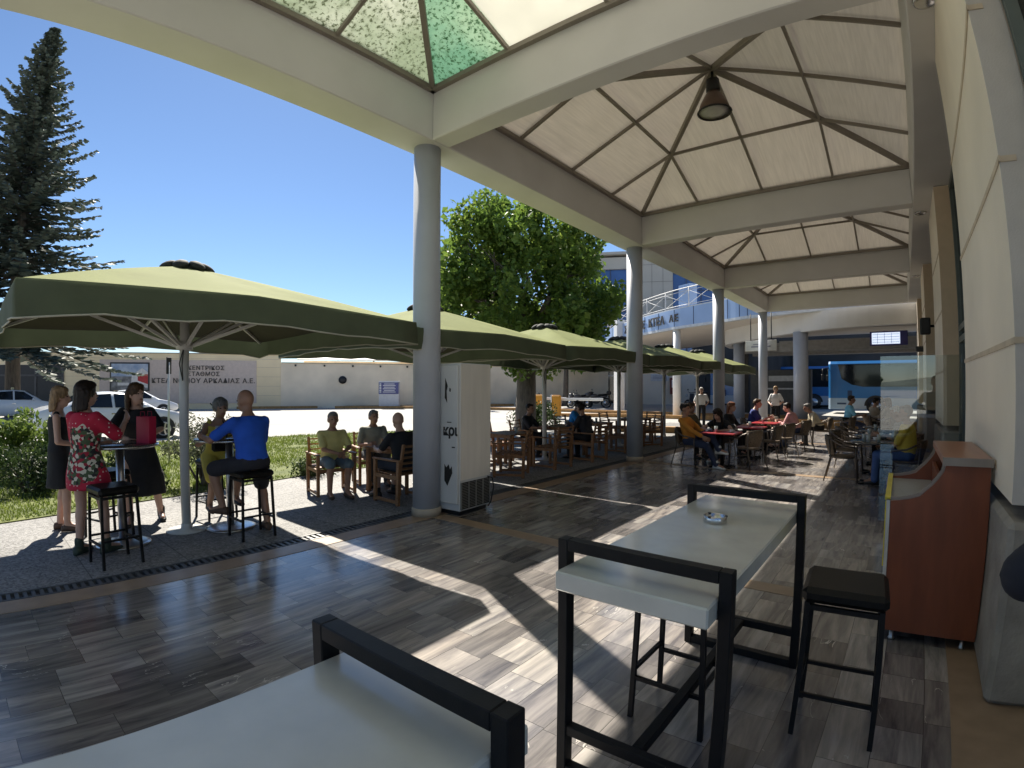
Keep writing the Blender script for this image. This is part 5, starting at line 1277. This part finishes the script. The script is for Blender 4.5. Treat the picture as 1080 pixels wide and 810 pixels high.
    if st != 'bald':
        q = MB()
        if st in ('short', 'long', 'bob', 'bun'):
            g = .0 if st == 'short' else .012
            q.ell(hp(0, -.028, .038), (.086+g, .096+g, .099+g), HM, 16, 10); q.ell(hp(0, .020, .088), (.070+g, .070, .036+g), HM, 14, 8)
            for sg in (-1, 1): q.ell(hp(sg*.066, -.03, .0), (.018+g, .048, .05), HM, 10, 8)
        if st in ('long', 'bob'):
            L = .155 if st == 'bob' else .36
            for i in range(7):
                a = -1.5+3.0*i/6; x, y = .082*math.sin(a), -.03-.075*math.cos(a)
                e = hp(x*1.15, y*.9-.01, .0)+Vector((0, 0, -L*(.85+.15*math.cos(a))))-fw*.02; q.cap(hp(x, y, .02), e, .036, .022, 8)
        if st == 'bun': q.ell(hp(0, -.13, .05), (.05, .05, .05), HM)
        if st == 'fringe':
            for i in range(9):
                a = -1.7+3.4*i/8; q.ell(hp(.074*math.sin(a), -.02-.082*math.cos(a), -.0), (.022, .022, .042), HM, 8, 6)
        if st == 'cap': q.ell(hp(0, -.015, .055), (.088, .104, .072), HM, 16, 10); q.ell(hp(0, .10, .055), (.06, .06, .012), HM, 12, 6)
        m_ = remeshed(q, .011, 2); crumple(m_, .006, .012, 14, 42, loc[1]); obj('hat' if st == 'cap' else 'hair', m_, HAIR[hcn] if hcn in HAIR else MATS[hcn], t, fix=False)
    # clothes
    for w in wear:
        q = MB(); kind = w[0]
        if kind == 'shirt':
            _, m_, frac = w[:3]; e = .014; torso(q, e, w[3] if len(w) > 3 else -.05, .48)
            for s in 'LR':
                q.cap(sp(.415, (-.08 if s == 'L' else .08)), J[s][0], .056+e, .046+e)
                if frac > 0: arm(q, s, .014, frac)
        elif kind == 'trousers':
            _, m_, frac = w; e = .016; torso(q, e, -.1, .10)
            for s in 'LR': leg(q, s, e, frac)
        elif kind == 'dress':
            _, m_, frac, hem, flare = w; e = .014; torso(q, e, -.05, .44 if frac <= 0 else .48)
            for s in 'LR':
                if frac > 0: q.cap(sp(.415, (-.08 if s == 'L' else .08)), J[s][0], .056+e, .046+e); arm(q, s, .022, frac)
                else: q.cap(sp(.36, (-.1 if s == 'L' else .1)), sp(.455, (-.115 if s == 'L' else .115), -.01), .055, .035)
            if pel.z > .8:
                mid = (J['L'][5]+J['R'][5])/2; rows = []; n = 22
                for u in (0, .12, .35, .65, .92, 1.0):
                    z = sp(.10).z*(1-u)+hem*u; c = sp(.05).lerp(Vector((mid.x, mid.y, hem)), u*.8); rx = .150+(.03+flare)*min(1, u*1.6)**.8; ry = .115+(.035+flare)*u
                    rows.append([(c.x+math.cos(a)*rx*(1+.05*u*math.sin(5*a)), c.y+math.sin(a)*ry*(1+.05*u*math.cos(4*a)), z) for a in [2*PI*i/n for i in range(n)]])
                q.loft(rows)
            else:
                for s in 'LR': leg(q, s, .03, .85)
                torso(q, .025, -.1, .10)
        m2 = remeshed(q, .0145, 3); crumple(m2, seed=loc[0]); obj(kind, m2, m_, t, fix=False)
        if len(w) > 4 and kind == 'shirt': pass
    if shoes:
        for s in 'LR':
            an, td = J[s][5], J[s][6]; q = MB(); side_ = Vector((td.y, -td.x, 0)); o = an-Vector((0, 0, .085))
            rows = []
            for y, w_, h_ in ((-.075, .022, .05), (-.06, .036, .085), (0, .040, .095), (.06, .043, .075), (.12, .046, .055), (.165, .038, .045), (.19, .016, .03)):
                rows.append([o+td*y+side_*(w_*math.cos(a))+Vector((0, 0, h_*.5+h_*.5*math.sin(a))) for a in [2*PI*i/12 for i in range(12)]])
            q.loft(rows)
            if shoes[1]: q.cap(an-Vector((0, 0, .02)), an+Vector((0, 0, .05)), .046, .046)
            obj('shoe', q, shoes[0], t)
    return t
def sit(z, reach=.42, w=.12, fz=.085, **k):
    d = dict(pel=(0, 0, z+.085), feet={'L': (-w, reach, fz), 'R': (w, reach, fz)}); d.update(k); return d
sh_black = mat('shoe_black', (.015, .015, .015), .5); sh_white = mat('shoe_white', (.7, .7, .68), .6); sh_green = mat('shoe_olive', (.035, .05, .035), .7); sh_brown = mat('shoe_brown', (.09, .05, .03), .6)
# printed red dress
m, nt, N, L, p = nodes_mat('red_printed_dress')
tc = N.new('ShaderNodeTexCoord')
vo = N.new('ShaderNodeTexVoronoi'); vo.inputs['Scale'].default_value = 24; vo.inputs['Randomness'].default_value = .25; L.new(tc.outputs['Object'], vo.inputs['Vector'])
d1 = N.new('ShaderNodeMath'); d1.operation = 'LESS_THAN'; d1.inputs[1].default_value = .2; L.new(vo.outputs['Distance'], d1.inputs[0])
v2 = N.new('ShaderNodeTexVoronoi'); v2.inputs['Scale'].default_value = 34; L.new(tc.outputs['Object'], v2.inputs['Vector'])
rr = N.new('ShaderNodeValToRGB'); L.new(v2.outputs['Color'], rr.inputs[0]); rr.color_ramp.interpolation = 'CONSTANT'
e = rr.color_ramp; e.elements[0].color = (.02, .02, .018, 1); e.elements[1].position = .68; e.elements[1].color = (.55, .52, .42, 1); e.elements.new(.33).color = (.30, .012, .03, 1); e.elements.new(.5).color = (.06, .09, .04, 1)
sep = N.new('ShaderNodeSeparateXYZ'); L.new(tc.outputs['Object'], sep.inputs[0])
bn = N.new('ShaderNodeTexNoise'); bn.inputs['Scale'].default_value = 5; L.new(tc.outputs['Object'], bn.inputs['Vector'])
def ma(op, a, b_):
    x = N.new('ShaderNodeMath'); x.operation = op
    for i, q in enumerate((a, b_)):
        if isinstance(q, (int, float)): x.inputs[i].default_value = q
        else: L.new(q, x.inputs[i])
    return x.outputs[0]
px = ma('MULTIPLY', ma('ADD', sep.outputs['X'], -.03), 4.6); pz = ma('MULTIPLY', ma('ADD', sep.outputs['Z'], -1.0), 2.9)
dist = ma('ADD', ma('MULTIPLY', px, px), ma('MULTIPLY', pz, pz)); msk = ma('LESS_THAN', ma('ADD', dist, ma('MULTIPLY', ma('SUBTRACT', bn.outputs['Fac'], .5), 1.6)), .75)
c1 = N.new('ShaderNodeMix'); c1.data_type = 'RGBA'; L.new(d1.outputs[0], c1.inputs[0]); c1.inputs[6].default_value = (.42, .010, .040, 1); c1.inputs[7].default_value = (.62, .50, .46, 1)
c2 = N.new('ShaderNodeMix'); c2.data_type = 'RGBA'; L.new(msk, c2.inputs[0]); L.new(c1.outputs[2], c2.inputs[6]); L.new(rr.outputs[0], c2.inputs[7]); L.new(c2.outputs[2], p.inputs['Base Color']); p.inputs['Roughness'].default_value = .8
red_dress = m
blk = cloth('black', (.012, .012, .014)); 
# women at the tall table
person('woman in a sleeveless black dress with fair bobbed hair', (-6.88, .84, 0), R(-12), 1.57, 'f', 'pale', ('bob', 'blonde'), [('dress', blk, 0, .52, .015)], (sh_brown, False), yaw=-8, hands={'L': (-.20, .16, 1.0), 'R': (.14, .24, 1.02)}, feet={'L': (-.09, -.04, .085), 'R': (.08, .06, .085)})
person('woman in a red printed short sleeved dress with dark bobbed hair, back turned', (-5.72, .92, 0), R(35), 1.62, 'f', 'pale', ('bob', 'dark'), [('dress', red_dress, .85, .66, .05)], (sh_green, True), yaw=-18, hands={'L': (-.12, .33, 1.06), 'R': (.17, .36, 1.30)}, elbow={'R': (.6, .35, -1), 'L': (-.6, -.6, -.6)}, feet={'L': (-.12, -.02, .085), 'R': (.12, .10, .085)})
person('woman in a long black dress with long brown hair leaning on the tall table', (-6.72, 1.62, 0), R(-105), 1.66, 'f', 'pale', ('long', 'brown'), [('dress', blk, .8, .34, .07)], (sh_black, True), lean=14, yaw=38, pel=(0, -.06, .90), hands={'L': (-.10, .40, 1.04), 'R': (.12, .42, 1.05)}, elbow={'L': (-1, .1, -.4), 'R': (1, .1, -.4)}, feet={'L': (-.24, -.14, .085), 'R': (.10, .04, .085)})
# pair at the second tall table
person('man in a bright blue t-shirt with a shaved head on a bar stool', (-5.38, 2.38, 0), R(98), 1.72, 'm', 'tan', ('bald', 'dark'), [('shirt', cloth('royal_blue', (.018, .10, .55)), .75, -.06), ('trousers', cloth('navy_shorts', (.022, .022, .03)), .92)], (sh_brown, False), **sit(.69, .16, .20, pel=(0, -.02, .775), feet={'L': (-.16, .30, .29), 'R': (.24, .10, .085)}, lean=10, yaw=12, pitch=8, hands={'L': (-.30, .44, 1.03), 'R': (.10, .34, 1.02)}, knee={'L': (-.35, 1, .1), 'R': (.5, 1, .1)}))
person('woman in a yellow green sleeveless dress facing the man in blue', (-6.48, 2.44, 0), R(-92), 1.60, 'f', 'tan', ('bun', 'grey'), [('dress', cloth('lime', (.54, .43, .07)), 0, .6, .02)], (sh_black, True), **sit(.69, .3, .1, pel=(0, 0, .775), feet={'L': (-.12, .30, .27), 'R': (.16, .16, .20)}, lean=12, pitch=8, hands={'L': (-.16, .40, 1.10), 'R': (.16, .38, 1.08)}))
t = thing('handbag', 'small black shoulder bag at the waist of the woman in yellow green', 'bag', (-6.26, 2.40, .86), R(-92))
b = MB(); b.box((0, 0, .02), (.20, .07, .15), bev=.025); obj('body', b, leather, t)
b = MB(); b.tube([(-.09, 0, .08), (-.07, -.06, .25), (0, -.13, .42), (.05, -.2, .5)], .007, 6); obj('strap', b, leather, t)
# three men by the column
person('man in a yellow polo shirt and denim shorts in a wooden armchair facing us', (-6.76, 4.19, 0), R(-104), 1.62, 'm', 'tan', ('short', 'grey'), [('shirt', cloth('soft_yellow', (.68, .59, .23)), .8, -.06), ('trousers', cloth('denim_shorts', (.12, .17, .21)), 1.0)], (sh_brown, False), **sit(.40, .42, .16, pel=(0, -.06, .50), lean=6, yaw=-6, belly=.03, hands={'L': (-.06, .36, .66), 'R': (.02, .34, .64)}, elbow={'L': (-1, -.3, -.6), 'R': (1, -.3, -.6)}, feet={'L': (-.06, .50, .085), 'R': (.17, .40, .085)}))
person('bald man in a black t-shirt sitting with his back to us beside the column', (-5.58, 4.52, 0), R(86), 1.66, 'm', 'pale', ('bald', 'grey'), [('shirt', cloth('black_tee', (.014, .015, .019)), .75, -.06), ('trousers', cloth('dark_shorts', (.025, .03, .045)), 1.05)], (sh_black, True), **sit(.40, .40, .14, pel=(0, -.06, .50), lean=12, yaw=-5, pitch=6, hands={'L': (-.14, .44, .70), 'R': (.10, .42, .70)}))
person('grey haired man in a pale grey shirt across the wooden table, half hidden', (-6.98, 5.06, 0), R(-112), 1.62, 'm', 'tan', ('short', 'grey'), [('shirt', cloth('pale_grey', (.30, .31, .27)), .8, -.06), ('trousers', cloth('grey_trousers', (.08, .08, .085)), 2)], (sh_black, False), **sit(.40, .40, .14, pel=(0, -.05, .50), lean=10, yaw=10, hands={'L': (-.12, .42, .70), 'R': (.16, .38, .70)}))
# under the farther umbrellas
person('person in dark clothes with a blue sleeve, seen from behind under the third umbrella', (-5.56, 9.5, 0), R(84), 1.68, 'm', 'tan', ('short', 'dark'), [('shirt', cloth('charcoal', (.028, .028, .034)), 1.9, -.06), ('trousers', blk, 2)], (sh_black, False), **sit(.40, .38, .14, pel=(0, -.03, .50), lean=18, pitch=12, hands={'L': (-.14, .44, .72), 'R': (.12, .44, .72)}))
person('man in a bright blue shirt leaning over a wooden table beside a column', (-7.1, 11.3, 0), R(-70), 1.66, 'm', 'tan', ('short', 'dark'), [('shirt', cloth('azure', (.02, .22, .52)), .9, -.06), ('trousers', blk, 2)], (sh_black, False), **sit(.40, .38, .14, pel=(0, 0, .50), lean=16, pitch=14, yaw=15, hands={'L': (-.05, .48, .70), 'R': (.16, .46, .70)}))
person('figure in dark clothes half hidden behind the third umbrella pole', (-6.95, 9.2, 0), R(-80), 1.6, 'm', 'tan', ('short', 'dark'), [('shirt', cloth('charcoal', (.028, .028, .034)), .9, -.06), ('trousers', blk, 2)], (sh_black, False), **sit(.40, .38, .14, pel=(0, -.03, .50), lean=8, hands={'L': (-.14, .42, .70), 'R': (.14, .42, .70)}))
# on the sunny floor
navy = cloth('navy_jeans', (.022, .032, .07))
person('man with ochre sleeves and white trainers lounging in a wicker chair', (-3.57, 10.06, 0), R(-98), 1.66, 'm', 'tan', ('short', 'dark'), [('shirt', cloth('ochre', (.50, .20, .025)), 1.9, -.06), ('trousers', navy, 2)], (sh_white, True), **sit(.42, .58, .1, pel=(0, .0, .515), lean=-12, hands={'L': (-.18, .34, .66), 'R': (.16, .36, .62)}, feet={'L': (-.06, .60, .36), 'R': (.10, .62, .085)}, knee={'L': (-.1, .8, 1), 'R': (.1, 1, .8)}))
person('woman in a black top with dark hair bending over the first red table', (-3.2, 11.15, 0), R(170), 1.62, 'f', 'pale', ('long', 'dark'), [('shirt', blk, .4, -.06), ('trousers', blk, 2)], (sh_white, True), **sit(.42, .4, .1, pel=(0, 0, .515), lean=34, pitch=22, hands={'L': (-.12, .5, .70), 'R': (.12, .5, .70)}, elbow={'L': (-1, 0, -.2), 'R': (1, 0, -.2)}))
person('woman with brown hair and an olive top behind the first red table', (-4.1, 11.5, 0), R(-120), 1.62, 'f', 'tan', ('bob', 'brown'), [('shirt', cloth('olive_top', (.10, .085, .05)), 1.9, -.06), ('trousers', blk, 2)], (sh_black, False), **sit(.42, .4, .12, pel=(0, 0, .515), lean=6, hands={'L': (-.14, .4, .68), 'R': (.14, .4, .68)}))
person('person with reddish hair behind the middle red table', (-3.55, 12.5, 0), R(-100), 1.62, 'f', 'pale', ('bob', 'red'), [('shirt', blk, 1.9, -.06), ('trousers', blk, 2)], (sh_black, False), **sit(.42, .4, .12, pel=(0, 0, .515), lean=10, hands={'L': (-.14, .42, .70), 'R': (.14, .42, .70)}))
person('man in a navy t-shirt facing right at the farthest red table', (-3.4, 14.15, 0), R(-85), 1.70, 'm', 'pale', ('short', 'brown'), [('shirt', cloth('navy_blue', (.018, .035, .19)), .8, -.06), ('trousers', blk, 2)], (sh_black, False), **sit(.42, .4, .12, pel=(0, 0, .515), lean=14, hands={'L': (-.14, .46, .72), 'R': (.14, .46, .78)}))
person('person in a pink top leaning over the farthest red table', (-2.25, 14.1, 0), R(75), 1.64, 'f', 'pale', ('short', 'dark'), [('shirt', cloth('pale_pink', (.58, .30, .30)), 1.8, -.06), ('trousers', navy, 2)], (sh_black, False), **sit(.42, .4, .12, pel=(0, 0, .515), lean=26, pitch=10, hands={'L': (-.14, .46, .70), 'R': (.14, .46, .70)}))
person('person in a cream top with grey hair bending forward behind the sunny chairs', (-1.9, 15.4, 0), R(110), 1.62, 'm', 'tan', ('short', 'grey'), [('shirt', cloth('cream_top', (.55, .49, .36)), 1.8, -.06), ('trousers', blk, 2)], (sh_black, False), **sit(.42, .4, .12, pel=(0, 0, .515), lean=32, pitch=10, hands={'L': (-.14, .46, .60), 'R': (.14, .46, .60)}))
person('waiter in a white shirt walking beyond the farthest umbrella', (-6.6, 19.9, 0), R(-160), 1.56, 'm', 'tan', ('short', 'white'), [('shirt', cloth('white_shirt', (.72, .72, .72), .03), .8, -.06), ('trousers', blk, 2)], (sh_black, False), hands={'L': (-.22, .22, 1.0), 'R': (.24, .16, .95)}, feet={'L': (-.09, .16, .085), 'R': (.1, -.16, .10)})
person('waitress in a white top and black apron standing by the broad far column', (-4.0, 20.3, 0), R(-165), 1.6, 'f', 'pale', ('bun', 'blonde'), [('shirt', MATS['cloth_white_shirt'], .8, -.06), ('trousers', blk, 2)], (sh_black, False), lean=6, hands={'L': (-.2, .25, 1.05), 'R': (.2, .25, 1.0)})
# by the wall
person('man in a mustard yellow shirt and jeans with grey hair, seated beside the counter', (.12, 9.6, 0), R(78), 1.70, 'm', 'tan', ('short', 'grey'), [('shirt', cloth('mustard', (.68, .50, .07)), .85, -.06), ('trousers', cloth('blue_jeans', (.05, .10, .26)), 2)], (sh_black, False), **sit(.42, .46, .12, pel=(0, 0, .515), lean=2, belly=.05, yaw=20, hands={'L': (-.06, .36, .66), 'R': (.05, .34, .64)}))
person('grey haired person in a mottled grey top behind the man in yellow', (.1, 10.85, 0), R(95), 1.66, 'f', 'tan', ('short', 'white'), [('shirt', mat('mottled_print', (.12, .12, .11), .85, scale=40, col2=(.42, .40, .36)), .9, -.06), ('trousers', blk, 2)], (sh_black, False), **sit(.42, .44, .12, pel=(0, 0, .515), lean=14, pitch=10, hands={'L': (-.1, .46, .72), 'R': (.14, .42, .72)}))
person('man in a pale blue t-shirt perched on a stool in front of the coach', (-1.35, 16.9, 0), R(-75), 1.66, 'm', 'tan', ('short', 'dark'), [('shirt', cloth('pale_blue', (.20, .52, .72)), .8, -.06), ('trousers', navy, 2)], (sh_black, False), **sit(.52, .34, .14, pel=(0, 0, .60), lean=8, hands={'L': (-.1, .40, .76), 'R': (.12, .40, .78)}))
dup(st0, (-1.35, 16.9, 0), .3, 'bar stool under the man in the pale blue t-shirt')
person('short haired person in a tan top, one of a pair seated before the coach', (-.72, 17.6, 0), R(-60), 1.62, 'm', 'tan', ('short', 'dark'), [('shirt', cloth('beige', (.32, .26, .19)), .9, -.06), ('trousers', blk, 2)], (sh_black, False), **sit(.45, .4, .12, pel=(0, 0, .55), lean=6, hands={'L': (-.14, .42, .72), 'R': (.14, .42, .72)}))
person('long haired person in a tan top, one of a pair behind the glass screen', (-.28, 17.4, 0), R(60), 1.62, 'f', 'tan', ('bob', 'dark'), [('shirt', MATS['cloth_beige'], 1.9, -.06), ('trousers', blk, 2)], (sh_black, False), **sit(.45, .4, .12, pel=(0, 0, .55), lean=4, hands={'L': (-.14, .42, .72), 'R': (.14, .42, .72)}))
dup(b0, (-.72, 17.6, 0), R(-60), 'wicker chair of the left person of the pair behind the glass'); dup(b0, (-.28, 17.4, 0), R(60), 'wicker chair of the right person of the pair behind the glass')
dup(r1, (-.5, 18.1, 0), 0, 'dark round table behind the pair seen through the glass')
for (x, y, rz, l) in ((-25.6, 42.0, 2.6, 'person in dark clothes standing beside a pier of the far building'), (-24.7, 42.3, 3.6, 'second person in dark clothes standing nearer the far glass door')):
    person(l, (x, y, -.06), rz, 1.72, 'm', 'tan', ('short', 'dark'), [('shirt', MATS['cloth_charcoal'], 1.9, -.06), ('trousers', blk, 2)], (sh_black, False))
person('person in a dark blue jacket by the pillar, only an elbow showing', (.622, 1.17, 0), R(0), 1.78, 'm', 'tan', ('short', 'dark'), [('shirt', cloth('dark_blue_jacket', (.007, .009, .018)), 1.8, -.06), ('trousers', navy, 2)], (sh_white, False), hands={'L': (-.12, .18, 1.12), 'R': (.2, .2, 1.0)}, elbow={'L': (-1, 0, -.4), 'R': (1, -.4, -.5)})
# ------------------------------------------------------------------ one object per piece for the parts one could count
import bmesh
def split_pieces(o):
    bm = bmesh.new(); bm.from_mesh(o.data); bm.verts.ensure_lookup_table()
    seen = {}; n = 0
    for v in bm.verts:
        if v.index in seen: continue
        st = [v]; seen[v.index] = n
        while st:
            q = st.pop()
            for ed in q.link_edges:
                w = ed.other_vert(q)
                if w.index not in seen: seen[w.index] = n; st.append(w)
        n += 1
    if n > 1:
        groups = [([], []) for _ in range(n)]; loc = {}
        for v in bm.verts: g = groups[seen[v.index]]; loc[v.index] = len(g[0]); g[0].append(v.co[:])
        for f in bm.faces: groups[seen[f.verts[0].index]][1].append(([loc[v.index] for v in f.verts], f.smooth))
        base = o.name.split('.')[0]
        for i, (vs, fs) in enumerate(groups):
            me = bpy.data.meshes.new(base); me.from_pydata(vs, [], [f for f, s in fs]); me.polygons.foreach_set('use_smooth', [s for f, s in fs])
            for m_ in o.data.materials: me.materials.append(m_)
            if i == 0: o.data = me
            else:
                c = o.copy(); c.data = me; COL.objects.link(c)
    bm.free()
SPLIT = {'clamp', 'pier', 'rod', 'door_handle', 'rib', 'rest_notch', 'scupper', 'cross_beam', 'back_wall', 'kiosk_panel', 'parapet', 'fascia_trim'}
for o in [x for x in list(scene.objects) if x.type == 'MESH' and x.name.split('.')[0] in SPLIT and x.parent and x.parent.name.split('.')[0] != 'cafe_umbrella']:
    split_pieces(o)
